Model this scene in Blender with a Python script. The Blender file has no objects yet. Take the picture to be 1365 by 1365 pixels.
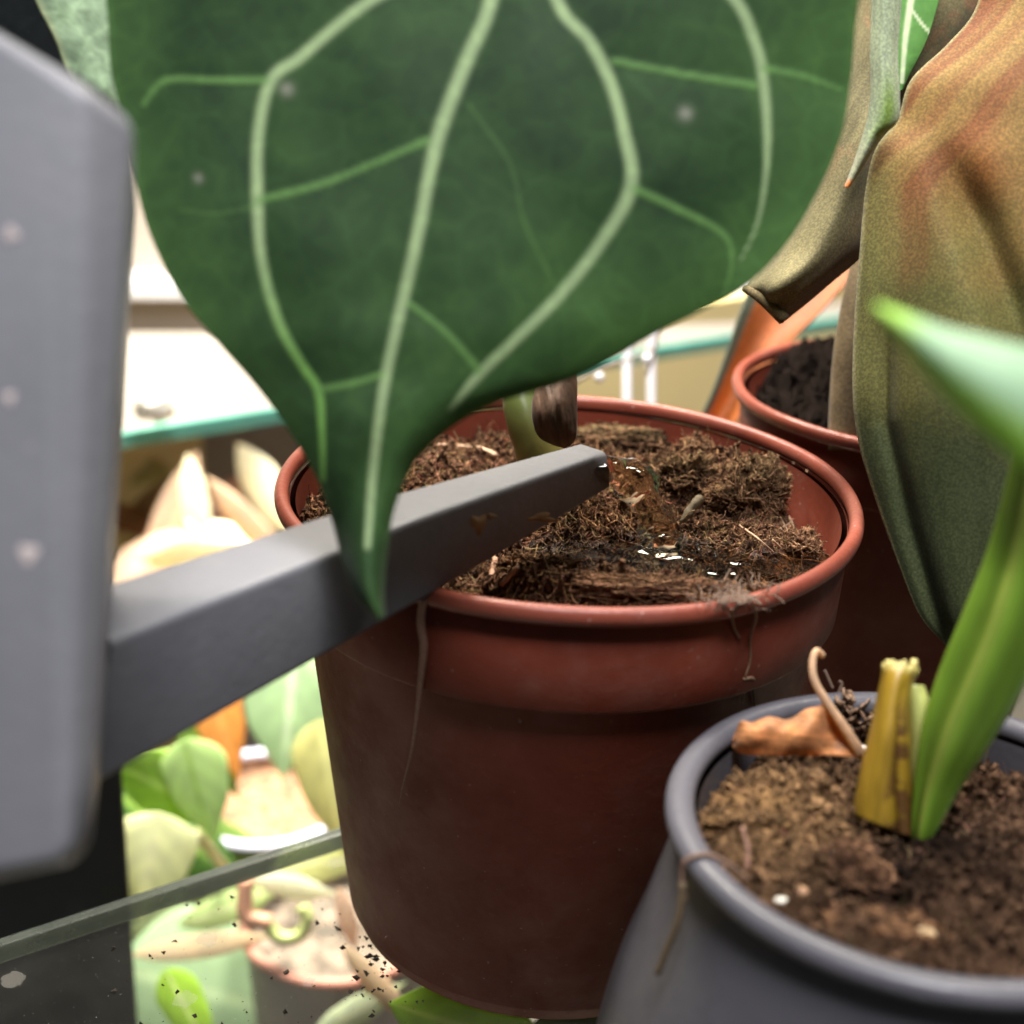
import bpy, math, random
import numpy as np
from mathutils import Matrix, Vector, noise

random.seed(7); RNG = np.random.default_rng(11)
scene = bpy.context.scene
COL = scene.collection

# ------------------------------------------------------------------ camera
F = 2050.0; PITCH = math.radians(22.5); RHO = math.radians(2.6)
CAM = np.array([0, 0, .2342])
FW = np.array([0, math.cos(PITCH), -math.sin(PITCH)])
U0 = np.array([0, math.sin(PITCH), math.cos(PITCH)]); R0 = np.array([1., 0, 0])
XC = math.cos(RHO) * R0 + math.sin(RHO) * U0
YC = -math.sin(RHO) * R0 + math.cos(RHO) * U0
cd = bpy.data.cameras.new('camera'); cam = bpy.data.objects.new('camera', cd); COL.objects.link(cam)
m = Matrix.Identity(4)
for i in range(3):
    m[i][0] = XC[i]; m[i][1] = YC[i]; m[i][2] = -FW[i]; m[i][3] = CAM[i]
cam.matrix_world = m
cd.sensor_width = 36; cd.lens = 36 * F / 1365; cd.clip_start = .01; cd.clip_end = 50
cd.dof.use_dof = True; cd.dof.focus_distance = .334
cd.dof.aperture_fstop = (cd.lens / 1000) / .0055
scene.camera = cam

# ------------------------------------------------------------------ light
scene.view_settings.view_transform = 'Standard'; scene.view_settings.look = 'None'
scene.view_settings.exposure = 0.0; scene.view_settings.gamma = 1
w = bpy.data.worlds.new('World'); scene.world = w; w.use_nodes = True
w.node_tree.nodes['Background'].inputs[0].default_value = (.80, .86, 1, 1)
w.node_tree.nodes['Background'].inputs[1].default_value = .05

def area(name, loc, target, size, power, col, sizey=None):
    d = bpy.data.lights.new(name, 'AREA'); d.energy = power; d.size = size; d.color = col
    if sizey: d.shape = 'RECTANGLE'; d.size_y = sizey
    o = bpy.data.objects.new(name, d); COL.objects.link(o); o.location = loc
    o.rotation_euler = (Vector(target) - Vector(loc)).to_track_quat('-Z', 'Y').to_euler()
    return o
area('grow_light', (.24, .66, .85), (.06, .34, .08), .26, 8.0, (1, .93, .82), .10)
area('room_light', (-.28, .84, .95), (-.24, .84, -.15), .40, 31.0, (1, .93, .80)).data.spread = math.radians(88)
area('overhead_light', (.05, -.07, 1.02), (.03, .27, .12),   .30, 18.0, (.98, .97, 1))  # soft lamp set overhead to light the can, leaf and pot band

# ------------------------------------------------------------------ helpers
def ray(u, v):
    u = np.asarray(u, float)[..., None]; v = np.asarray(v, float)[..., None]
    return (u - 682.5) / F * XC - (v - 682.5) / F * YC + FW
def at(u, v, d):
    return CAM + ray(u, v) * np.asarray(d, float)[..., None]
def onz(u, v, z):
    r = ray(u, v); return CAM + r * ((z - CAM[2]) / r[..., 2])[..., None]
def onplane(u, v, p0, n):
    r = ray(u, v); t = ((np.asarray(p0) - CAM) @ n) / (r @ n); return CAM + r * t[..., None] if r.ndim > 1 else CAM + r * t
def depth_of(p): return float((np.asarray(p) - CAM) @ FW)
def lin(*c):
    c = np.array(c[0] if len(c) == 1 else c, float) / 255
    return np.where(c <= .04045, c / 12.92, ((c + .055) / 1.055) ** 2.4)
def V(p): return tuple(float(a) for a in p)

def mesh(name, verts, faces, smooth=True, cols=None, attrs=None):
    me = bpy.data.meshes.new(name)
    verts = np.asarray(verts, float)
    me.from_pydata(verts.tolist(), [], faces if isinstance(faces, list) else faces.tolist())
    if smooth: me.polygons.foreach_set('use_smooth', np.ones(len(me.polygons), bool))
    if cols is not None:
        a = me.color_attributes.new('Col', 'FLOAT_COLOR', 'POINT')
        c = np.ones((len(verts), 4)); c[:, :3] = cols
        a.data.foreach_set('color', c.ravel())
    for k, val in (attrs or {}).items():
        a = me.attributes.new(k, 'FLOAT', 'POINT'); a.data.foreach_set('value', np.asarray(val, float).ravel())
    me.update(); return me
def obj(name, me, mat=None, parent=None, mats=None):
    o = bpy.data.objects.new(name, me); COL.objects.link(o)
    if mat and not me.materials: me.materials.append(mat)
    for mm in (mats or []): me.materials.append(mm)
    if parent: 
        o.parent = parent
        o.matrix_parent_inverse = Matrix.Translation(-Vector(parent.location))
    return o
def tag(o, label=None, cat=None, group=None, kind=None):
    if label: o['label'] = label
    if cat: o['category'] = cat
    if group: o['group'] = group
    if kind: o['kind'] = kind
    return o
def thing(name, label, cat, loc=(0, 0, 0), group=None):
    o = bpy.data.objects.new(name, None); COL.objects.link(o); o.location = V(loc); o.empty_display_size = .01
    return tag(o, label, cat, group)
def solid(o, th, off=0):
    md = o.modifiers.new('thick', 'SOLIDIFY'); md.thickness = th; md.offset = off; return o
def bevel(o, wd, seg=3):
    md = o.modifiers.new('bevel', 'BEVEL'); md.width = wd; md.segments = seg; md.limit_method = 'ANGLE'; return o

def spline(P, n):
    """Catmull-Rom through the rows of P, n samples, uniform in index"""
    P = np.asarray(P, float); k = len(P)
    E = np.vstack([2 * P[0] - P[1], P, 2 * P[-1] - P[-2]])
    s = np.linspace(0, k - 1, n); i = np.minimum(s.astype(int), k - 2); f = (s - i)[:, None]
    a, b, c, d = E[i], E[i + 1], E[i + 2], E[i + 3]
    return .5 * (2 * b + (c - a) * f + (2 * a - 5 * b + 4 * c - d) * f ** 2 + (3 * b - a - 3 * c + d) * f ** 3)
def grid_faces(ny, nx, wrap=False):
    idx = np.arange(ny * nx).reshape(ny, nx)
    if wrap: idx = np.hstack([idx, idx[:, :1]])
    return np.stack([idx[:-1, :-1], idx[:-1, 1:], idx[1:, 1:], idx[1:, :-1]], -1).reshape(-1, 4)
def lathe(profile, n=128, c=(0, 0, 0), jit=0):
    p = np.asarray(profile, float); t = np.linspace(0, 2 * np.pi, n, endpoint=False)
    r = p[:, 0][:, None]; z = np.repeat(p[:, 1][:, None], n, 1)
    v = np.stack([r * np.cos(t) + c[0], r * np.sin(t) + c[1], z + c[2]], -1).reshape(-1, 3)
    return v, grid_faces(len(p), n, True)
def tube(pts, rad, sides=8, flat=1.0, cap=True):
    pts = np.asarray(pts, float); n = len(pts); rad = np.broadcast_to(np.asarray(rad, float), (n,))
    T = np.gradient(pts, axis=0); T /= np.linalg.norm(T, axis=1)[:, None] + 1e-12
    ref = np.array([.3, .2, .93]) if abs(T[0][2]) < .9 else np.array([1., .1, 0])
    A = np.cross(T, ref); A /= np.linalg.norm(A, axis=1)[:, None] + 1e-12; B = np.cross(T, A)
    t = np.linspace(0, 2 * np.pi, sides, endpoint=False)
    v = pts[:, None] + rad[:, None, None] * (np.cos(t)[None, :, None] * A[:, None] + flat * np.sin(t)[None, :, None] * B[:, None])
    f = grid_faces(n, sides, True).tolist()
    if cap: f += [list(range(sides))[::-1], [(n - 1) * sides + k for k in range(sides)]]
    return v.reshape(-1, 3), f
def join(parts):
    vs, fs, o = [], [], 0
    for v, f in parts:
        vs.append(v); fs += [[i + o for i in q] for q in (f if isinstance(f, list) else f.tolist())]; o += len(v)
    return np.vstack(vs), fs
def fbm(P, sc, oct=4):
    return np.array([noise.fractal(Vector(p * sc), .6, 2.1, oct) for p in P])
def sstep(a, b, x):
    t = np.clip((x - a) / (b - a), 0, 1); return t * t * (3 - 2 * t)
def box(name, lo, hi, mat, parent=None, rot=None, bev=.0008):
    x0, y0, z0 = lo; x1, y1, z1 = hi
    v = np.array([(x, y, z) for x in (x0, x1) for y in (y0, y1) for z in (z0, z1)], float)
    if rot is not None: v = v @ rot.T
    f = [[0, 1, 3, 2], [4, 6, 7, 5], [0, 4, 5, 1], [2, 3, 7, 6], [0, 2, 6, 4], [1, 5, 7, 3]]
    o = obj(name, mesh(name, v, f, False), mat, parent); bevel(o, bev, 2); return o
def prism(poly, z0, z1):
    n = len(poly); v = [(p[0], p[1], z0) for p in poly] + [(p[0], p[1], z1) for p in poly]
    f = [list(range(n))[::-1], [n + i for i in range(n)]] + [[i, (i + 1) % n, n + (i + 1) % n, n + i] for i in range(n)]
    return np.array(v, float), f

# ------------------------------------------------------------------ materials
def nt(name):
    mt = bpy.data.materials.new(name); mt.use_nodes = True; t = mt.node_tree
    return mt, t, t.nodes, t.links, t.nodes['Principled BSDF']
def N(ns, kind, **kw):
    n = ns.new(kind)
    for k, v in kw.items():
        if k in n.inputs: n.inputs[k].default_value = v
        else: setattr(n, k, v)
    return n
def mixc(ns, ls, fac, a, b, mode='MIX'):
    n = ns.new('ShaderNodeMix'); n.data_type = 'RGBA'; n.blend_type = mode
    for sock, val in ((n.inputs[0], fac), (n.inputs[6], a), (n.inputs[7], b)):
        if hasattr(val, 'is_linked') or isinstance(val, bpy.types.NodeSocket): ls.new(val, sock)
        elif isinstance(val, (int, float)): sock.default_value = val
        else: sock.default_value = (*[float(q) for q in val], 1)[:4]
    return n.outputs[2]
def ramp(ns, ls, src, a, b, ca=0., cb=1.):
    n = ns.new('ShaderNodeMapRange'); n.inputs[1].default_value = a; n.inputs[2].default_value = b
    n.inputs[3].default_value = ca; n.inputs[4].default_value = cb; n.interpolation_type = 'SMOOTHSTEP'
    ls.new(src, n.inputs[0]); return n.outputs[0]
def objco(ns): return N(ns, 'ShaderNodeNewGeometry').outputs['Position']
def noi(ns, ls, sc, det=4, rough=.55, co=None, stretch=None):
    n = N(ns, 'ShaderNodeTexNoise'); n.inputs['Scale'].default_value = sc; n.inputs['Detail'].default_value = det
    n.inputs['Roughness'].default_value = rough
    co = co or objco(ns)
    if stretch:
        mp = ns.new('ShaderNodeMapping'); mp.inputs['Scale'].default_value = stretch; ls.new(co, mp.inputs[0]); co = mp.outputs[0]
    ls.new(co, n.inputs['Vector']); return n.outputs['Fac']
def bump(ns, ls, b, h, s, d):
    n = ns.new('ShaderNodeBump'); n.inputs['Strength'].default_value = s; n.inputs['Distance'].default_value = d
    ls.new(h, n.inputs['Height']); ls.new(n.outputs[0], b.inputs['Normal'])

def plastic(name, c, c2, rough=.38, dust=(.45, .38, .33), dustamt=.5, bmp=.25, wear=0., spec=.3):
    mt, t, ns, ls, b = nt(name)
    base = mixc(ns, ls, ramp(ns, ls, noi(ns, ls, 30, 5), .35, .7), c, c2)
    b.inputs['Specular IOR Level'].default_value = spec
    d = ramp(ns, ls, noi(ns, ls, 750, 2, .5), .70, .80, 0, dustamt)
    d2 = ramp(ns, ls, noi(ns, ls, 45, 6, .7), .45, .8, 0, .09)
    base = mixc(ns, ls, d2, base, dust)
    base = mixc(ns, ls, d, base, dust)
    ls.new(base, b.inputs['Base Color'])
    ls.new(ramp(ns, ls, noi(ns, ls, 60, 6, .7), .3, .75, rough - .08, rough + .14), b.inputs['Roughness'])
    bump(ns, ls, b, noi(ns, ls, 420, 5, .6), bmp, .0004)
    return mt
def simple(name, c, rough=.5, var=.25, sc=40, bmp=0, **kw):
    mt, t, ns, ls, b = nt(name); c = np.array(c, float)
    base = mixc(ns, ls, ramp(ns, ls, noi(ns, ls, sc, 5), .3, .7), c * (1 - var), np.minimum(c * (1 + var), .95))
    ls.new(base, b.inputs['Base Color']); b.inputs['Roughness'].default_value = rough
    if bmp: bump(ns, ls, b, noi(ns, ls, sc * 12, 4), bmp, .0005)
    for k, v in kw.items(): b.inputs[k.replace('_', ' ')].default_value = v
    return mt
def attrmat(name, rough=.5, transl=.0, sheen=0., grain=900, gamt=.25, bmp=.2, spec=.5, stretch=None, coat=0, bdist=.0003, net=0):
    """colour comes from the vertex colours (some light and shade painted in), plus grain"""
    mt, t, ns, ls, b = nt(name)
    a = N(ns, 'ShaderNodeAttribute', attribute_name='Col').outputs['Color']
    g = noi(ns, ls, grain, 3, .6, stretch=stretch)
    c = mixc(ns, ls, ramp(ns, ls, g, .38 if gamt > .6 else .3, .68 if gamt > .6 else .72, 0, gamt), a, mixc(ns, ls, 1., a, (1.9, 1.85, 1.7), 'MULTIPLY'))
    if net:
        vo = N(ns, 'ShaderNodeTexVoronoi', feature='DISTANCE_TO_EDGE'); vo.inputs['Scale'].default_value = net; vo.inputs['Randomness'].default_value = 1
        wn = N(ns, 'ShaderNodeTexNoise'); wn.inputs['Scale'].default_value = net * .6; ls.new(objco(ns), wn.inputs['Vector'])
        ws = N(ns, 'ShaderNodeVectorMath', operation='SCALE'); ls.new(wn.outputs['Color'], ws.inputs[0]); ws.inputs['Scale'].default_value = .5 / net
        wa = N(ns, 'ShaderNodeVectorMath', operation='ADD'); ls.new(objco(ns), wa.inputs[0]); ls.new(ws.outputs[0], wa.inputs[1]); ls.new(wa.outputs[0], vo.inputs['Vector'])
        c = mixc(ns, ls, ramp(ns, ls, vo.outputs['Distance'], 0, .09, .15, 0), c, mixc(ns, ls, 1., c, (1.9, 1.9, 1.7), 'MULTIPLY'))
    c = mixc(ns, ls, ramp(ns, ls, noi(ns, ls, 55, 5), .3, .7, 0, .35), c, mixc(ns, ls, 1., c, (.62, .68, .66), 'MULTIPLY'))
    ls.new(c, b.inputs['Base Color']); b.inputs['Roughness'].default_value = rough
    b.inputs['Specular IOR Level'].default_value = spec
    b.inputs['Sheen Weight'].default_value = sheen; b.inputs['Sheen Roughness'].default_value = .4
    b.inputs['Coat Weight'].default_value = coat; b.inputs['Coat Roughness'].default_value = .25
    bump(ns, ls, b, g, bmp, bdist)
    if transl:
        tr = ns.new('ShaderNodeBsdfTranslucent'); ls.new(mixc(ns, ls, 1., c, (1.9, 1.9, 1.2), 'MULTIPLY'), tr.inputs[0])
        mx = ns.new('ShaderNodeMixShader'); mx.inputs[0].default_value = transl
        ls.new(b.outputs[0], mx.inputs[1]); ls.new(tr.outputs[0], mx.inputs[2]); ls.new(mx.outputs[0], ns['Material Output'].inputs[0])
    return mt
def glassmat(name, tint, haze=.1, hazec=(.6, .6, .55), rough=.0, spots=True, refl=1.0):
    mt, t, ns, ls, b = nt(name)
    ns.remove(b)
    tr = N(ns, 'ShaderNodeBsdfTransparent'); tr.inputs[0].default_value = (*tint, 1)
    gl = N(ns, 'ShaderNodeBsdfGlossy'); gl.inputs['Roughness'].default_value = rough
    fr = N(ns, 'ShaderNodeFresnel'); fr.inputs[0].default_value = 1.55
    mu = N(ns, 'ShaderNodeMath', operation='MULTIPLY', use_clamp=True); ls.new(fr.outputs[0], mu.inputs[0]); mu.inputs[1].default_value = refl
    geo = N(ns, 'ShaderNodeNewGeometry'); inv = N(ns, 'ShaderNodeMath', operation='SUBTRACT'); inv.inputs[0].default_value = 1; ls.new(geo.outputs['Backfacing'], inv.inputs[1])
    mu2 = N(ns, 'ShaderNodeMath', operation='MULTIPLY'); ls.new(mu.outputs[0], mu2.inputs[0]); ls.new(inv.outputs[0], mu2.inputs[1]); mu = mu2
    m1 = ns.new('ShaderNodeMixShader'); ls.new(mu.outputs[0], m1.inputs[0]); ls.new(tr.outputs[0], m1.inputs[1]); ls.new(gl.outputs[0], m1.inputs[2])
    df = N(ns, 'ShaderNodeBsdfDiffuse'); df.inputs[0].default_value = (*hazec, 1)
    tl = N(ns, 'ShaderNodeBsdfTranslucent'); tl.inputs[0].default_value = (*hazec, 1)
    m0 = ns.new('ShaderNodeMixShader'); m0.inputs[0].default_value = .5; ls.new(df.outputs[0], m0.inputs[1]); ls.new(tl.outputs[0], m0.inputs[2])
    hz = ramp(ns, ls, noi(ns, ls, 35, 5, .65), .3, .75, haze * .5, haze * 1.5)
    if spots:
        vo = N(ns, 'ShaderNodeTexVoronoi'); vo.inputs['Scale'].default_value = 75; ls.new(objco(ns), vo.inputs['Vector'])
        vo.inputs['Randomness'].default_value = 1
        wob = noi(ns, ls, 420, 2)
        ad = N(ns, 'ShaderNodeMath', operation='MULTIPLY_ADD'); ls.new(wob, ad.inputs[0]); ad.inputs[1].default_value = .22; ls.new(vo.outputs['Distance'], ad.inputs[2])
        sel = N(ns, 'ShaderNodeSeparateColor'); ls.new(vo.outputs['Color'], sel.inputs[0])
        size = ramp(ns, ls, sel.outputs[0], .35, 1., .0, .34)
        lt = N(ns, 'ShaderNodeMath', operation='SUBTRACT'); ls.new(size, lt.inputs[0]); ls.new(ad.outputs[0], lt.inputs[1])
        sp = ramp(ns, ls, lt.outputs[0], 0, .03, 0, .22)
        fine = ramp(ns, ls, noi(ns, ls, 1500, 2), .70, .78, 0, .5)
        mxm = N(ns, 'ShaderNodeMath', operation='MAXIMUM'); ls.new(sp, mxm.inputs[0]); ls.new(fine, mxm.inputs[1])
        a2 = N(ns, 'ShaderNodeMath', operation='ADD', use_clamp=True); ls.new(mxm.outputs[0], a2.inputs[0]); ls.new(hz, a2.inputs[1]); hz = a2.outputs[0]
    m2 = ns.new('ShaderNodeMixShader'); ls.new(hz, m2.inputs[0]); ls.new(m1.outputs[0], m2.inputs[1]); ls.new(m0.outputs[0], m2.inputs[2])
    ls.new(m2.outputs[0], ns['Material Output'].inputs[0]); return mt

M = {}
M['terracotta'] = plastic('terracotta_plastic', (.185, .038, .020), (.135, .027, .014), .54, dustamt=.35, spec=.2)
M['terracotta_rim'] = plastic('worn_terracotta_rim', (.24, .062, .038), (.18, .040, .024), .36, (.55, .45, .40), .75, .4)
M['greypot'] = plastic('grey_pot_plastic', (.095, .092, .105), (.070, .068, .078), .36, (.3, .28, .26), .25)
M['can'] = plastic('watering_can_plastic', (.165, .166, .180), (.125, .127, .140), .44, (.34, .32, .28), .35, .35)
M['black'] = plastic('black_powder_coat', (.004, .006, .007), (.006, .009, .010), .5, (.10, .12, .12), .15)
M['wall'] = simple('cream_wall_paint', (.34, .30, .26), .8, .05, 6)
M['panel'] = simple('yellow_board', (.72, .58, .28), .6, .08, 5)
M['greybox'] = simple('grey_board', (.34, .30, .27), .7, .15, 12)
M['white'] = simple('white_trim_paint', (.75, .75, .78), .5, .04, 10)
M['reflect_top'] = simple('painted_reflection_top', (.16, .145, .13), .35, .08, 9)  # opaque beige stands in for the wall's reflection in the far glass
M['teal'] = simple('green_glass_edge', (.10, .30, .24), .15, .15, 20)
M['glass'] = glassmat('dusty_shelf_glass', (.95, .97, .94), .020, (.62, .60, .56), .0, True, 1.3)
M['glassedge'] = glassmat('ground_glass_edge', (.45, .50, .46), .45, (.22, .25, .22), .2, False, 1.6)
M['soilmat'] = None

# ------------------------------------------------------------------ cabinet directions
hv = ray(3900., -20.); E1 = np.array([hv[0], hv[1], 0]); E1 /= np.linalg.norm(E1)
E2 = np.array([-E1[1], E1[0], 0])          # away from the camera, to the left
ROT = np.stack([E1, E2, [0, 0, 1]], 1)

# ------------------------------------------------------------------ setting
g0 = onz(0., 1252., 0.)
a0 = g0 @ E1; b0 = g0 @ E2                  # far edge of the glass shelf: E2 = b0
sh = thing('glass_shelf', 'clear dusty glass shelf with water spots carrying the terracotta and grey pots', 'shelf', V(g0))
TH = .0055
o = box('pane', (a0 - .5, b0 - .9, -TH), (a0 + 1.0, b0 - .0022, 0), M['glass'], sh, ROT, .0003)
o = box('ground_edge', (a0 - .5, b0 - .0021, -TH), (a0 + 1.0, b0 + .0012, -.0004), M['glassedge'], sh, ROT, .0007)

# black cabinet post
pc = at(165., 1040., .50); pa, pb = pc @ E1, pc @ E2
po = box('cabinet_post', (pa - .052, pb, -.9), (pa, pb + .04, .9), M['black'], None, ROT, .0015)
tag(po, 'black upright cabinet post behind the grey watering can', 'post')

# far room
az = math.radians(81); WD = np.array([math.sin(az), math.cos(az), 0]); WN = np.array([-math.cos(az), math.sin(az), 0])
WROT = np.stack([WD, WN, [0, 0, 1]], 1)
wp = CAM + ray(190., 400.) * 1.35; wb = wp @ WN; wa = wp @ WD
wl = box('back_wall', (wa - 2, wb, -1.2), (wa + 3, wb + .08, 2.2), M['wall'], None, WROT); tag(wl, kind='structure', label='cream wall far behind the shelves')
zt = onplane(190., 362., wp, WN)[2]; zb = onplane(190., 386., wp, WN)[2]
lg = box('wall_ledge', (wa - 1.5, wb - .03, zb), (wa + .6, wb - .002, zt), M['white'], None, WROT, .002)
tag(lg, 'white horizontal ledge on the cream wall, seen left of the big leaf', 'ledge')
zl = -.34
fl = box('lower_floor', (-2.5, -1, zl - .05), (3, 3.5, zl), simple('lower_floor_paint', (.10, .085, .07), .7, .12, 8), None, None)  # kept dark so less light bounces up onto the pots
tag(fl, kind='structure', label='dark floor surface below the glass shelves')

# far shelf with the teal glass edge
q = lambda u: onz(float(u), 578 - .16 * (u - 150), 0.)
poly = [q(-60), q(600), q(1400), onz(1400., 350., 0.), onz(980., 432., 0.), onz(640., 445., 0.), onz(-60., 447., 0.)]
fs = thing('far_glass_shelf', 'far glass shelf with a teal green front edge crossing behind the big leaf', 'shelf', V(poly[1]))
v, f = prism([p[:2] - E2[:2] * -.0032 for p in poly], -.0075, 0)
obj('shelf_top', mesh('shelf_top', v, f, False), M['reflect_top'], fs)
qa, qb = poly[0], poly[2]; L = (qb - qa) @ E1
box('edge_strip', (qa @ E1, qa @ E2 - .0004, -.0078), (qb @ E1, qa @ E2 + .003, .0002), M['teal'], fs, ROT, .0008)

# yellow board and grey box behind, below the far shelf
p0 = q(280) + E2 * .10; yb = p0 @ E2; ya = p0 @ E1
yl = onplane(272., 640., p0, E2) @ E1; gr = onplane(395., 640., p0, E2) @ E1
tag(box('yellow_board', (yl - .5, yb, -.34), (yl, yb + .02, -.012), M['panel'], None, ROT), 'yellow board under the left end of the far glass shelf', 'board')
tag(box('grey_board', (yl + .002, yb + .01, -.34), (gr + .03, yb + .03, -.012), M['greybox'], None, ROT), 'brownish grey board beside the yellow one under the far shelf', 'board')
tag(box('yellow_board', (gr + .04, yb, -.34), (gr + 1.4, yb + .02, -.012), M['panel'], None, ROT), 'long yellow board seen between the big leaf and the orange leaf', 'board')

# pale ball added for a white reflection on the far shelf
bl = at(205., 534., .66)
pts = RNG.normal(size=(90, 3)); pts /= np.linalg.norm(pts, axis=1)[:, None]
sp = []
for d in pts:
    c0 = bl + d * .007; s_ = .0030 + .001 * RNG.random()
    vv, ff = lathe([(0.0001, -s_), (s_ * .8, -s_ * .5), (s_, 0), (s_ * .8, s_ * .5), (.0001, s_)], 6, c0); sp.append((vv, ff))
v, f = join(sp); o = obj('reflection_ball', mesh('reflection_ball', v, f), simple('reflection_cream', (.9, .86, .74), .7, .05)); tag(o, 'round cream ball standing in for a white reflection on the far glass shelf', 'reflection')

# ------------------------------------------------------------------ pots
RZ = .1100
def pot(name, label, c, R, H, rb, mat, prof=None, bead=.0016, collar=.0235, group=None):
    t = thing(name, label, 'pot', (c[0], c[1], 0), group)
    if prof is None:
        b = bead
        prof = [(.001, .001), (rb - .004, .001), (rb - .003, 0), (rb - .001, 0), (rb, .0006), (rb + .0013, .0040), (rb + .0016, .0044),
                (R - .0062, H - collar - .0008), (R - .0060, H - collar - .0003), (R - .0036, H - collar), (R - .0033, H - collar + .0005),
                (R - .0026, H - 2.6 * b)]
        body = prof + [(R - .0034, H - 2.2 * b)]
        inner = [(R - .0046, H - 2.2 * b), (R - .0060, H - collar), (R - .0080, H - collar - .001), (rb - .001, .006), (.001, .003)]
        bd = [(R - b + b * 1.0 * math.cos(x), H - b * 1.25 + b * 1.25 * math.sin(x)) for x in np.linspace(-2.3, 3.6, 18)]
        bv, bf = lathe(body, 160, (c[0], c[1], 0)); iv, jf = lathe(inner, 160, (c[0], c[1], 0))
        v, f = join([(bv, bf), (iv, jf)])
        o = obj('wall', mesh('wall', v, f), mat, t)
        v, f = lathe(bd, 200, (c[0], c[1], 0))
        th = np.arctan2(v[:, 1] - c[1], v[:, 0] - c[0])
        wob = .00018 * np.sin(th * 3 + 1) + .00012 * np.sin(th * 7)
        v[:, 2] += wob
        obj('rim', mesh('rim', v, f), M['terracotta_rim'], t)
    return t
CM = np.array([.0123, .3185]); RM = .0648
main = pot('plant_pot', 'large terracotta plastic pot being watered, in the middle', CM, RM, RZ, .0468, M['terracotta'])
CS = np.array([.1087, .3999]); RS = .0502
second = pot('plant_pot', 'smaller terracotta plastic pot behind the large one, under the brown leaf', CS, RS, RZ, .036, M['terracotta'], bead=.0015, collar=.019)
# grey pot, rim lower
sc = 1.17; CG = np.array([.0630, .1911]) * sc; RG = .0386 * sc; ZG = CAM[2] - (.2342 - RZ) * sc
gp = thing('grey_pot', 'grey plastic pot with rounded rim and flared side, lower right', 'pot', (CG[0], CG[1], 0))
prof = [(.001, .001), (.040, 0), (.050, .003), (.0545, .015), (.0545, .030), (.0515, .048), (.0470, .064), (RG - .0030, ZG - .006), (RG - .0034, ZG - .0035)]
inn = [(RG - .0058, ZG - .0035), (RG - .0065, ZG - .02), (RG - .007, .02), (.001, .01)]
a_ = lathe(spline(prof, 60), 160, (CG[0], CG[1], 0)); b_ = lathe(inn, 160, (CG[0], CG[1], 0))
v, f = join([a_, b_]); obj('wall', mesh('wall', v, f), M['greypot'], gp)
bw = .0026
bd = [(RG - bw + bw * math.cos(x), ZG - .0022 + .0022 * math.sin(x)) for x in np.linspace(-2.9, 3.5, 22)]
v, f = lathe(bd, 200, (CG[0], CG[1], 0)); obj('rim', mesh('rim', v, f), M['greypot'], gp)

# ------------------------------------------------------------------ soil
def soilmat(name):
    mt, t, ns, ls, b = nt(name)
    a = N(ns, 'ShaderNodeAttribute', attribute_name='Col').outputs['Color']
    wet = N(ns, 'ShaderNodeAttribute', attribute_name='wet').outputs['Fac']
    c = mixc(ns, ls, ramp(ns, ls, noi(ns, ls, 900, 5, .7), .35, .7), mixc(ns, ls, 1., a, (.35, .32, .3), 'MULTIPLY'), mixc(ns, ls, 1., a, (1.3, 1.25, 1.2), 'MULTIPLY'))
    c = mixc(ns, ls, wet, c, mixc(ns, ls, 1., c, (.38, .32, .25), 'MULTIPLY'))
    ls.new(c, b.inputs['Base Color'])
    ls.new(ramp(ns, ls, wet, 0, .6, .9, .12), b.inputs['Roughness'])
    ls.new(ramp(ns, ls, wet, 0, 1, .08, .6), b.inputs['Specular IOR Level'])
    bump(ns, ls, b, noi(ns, ls, 1300, 5, .7), .8, .0012)
    return mt
M['soil'] = soilmat('potting_soil')
def pxl(u, v, z, c):
    p = onz(float(u), float(v), z); return p[:2] - c
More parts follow.
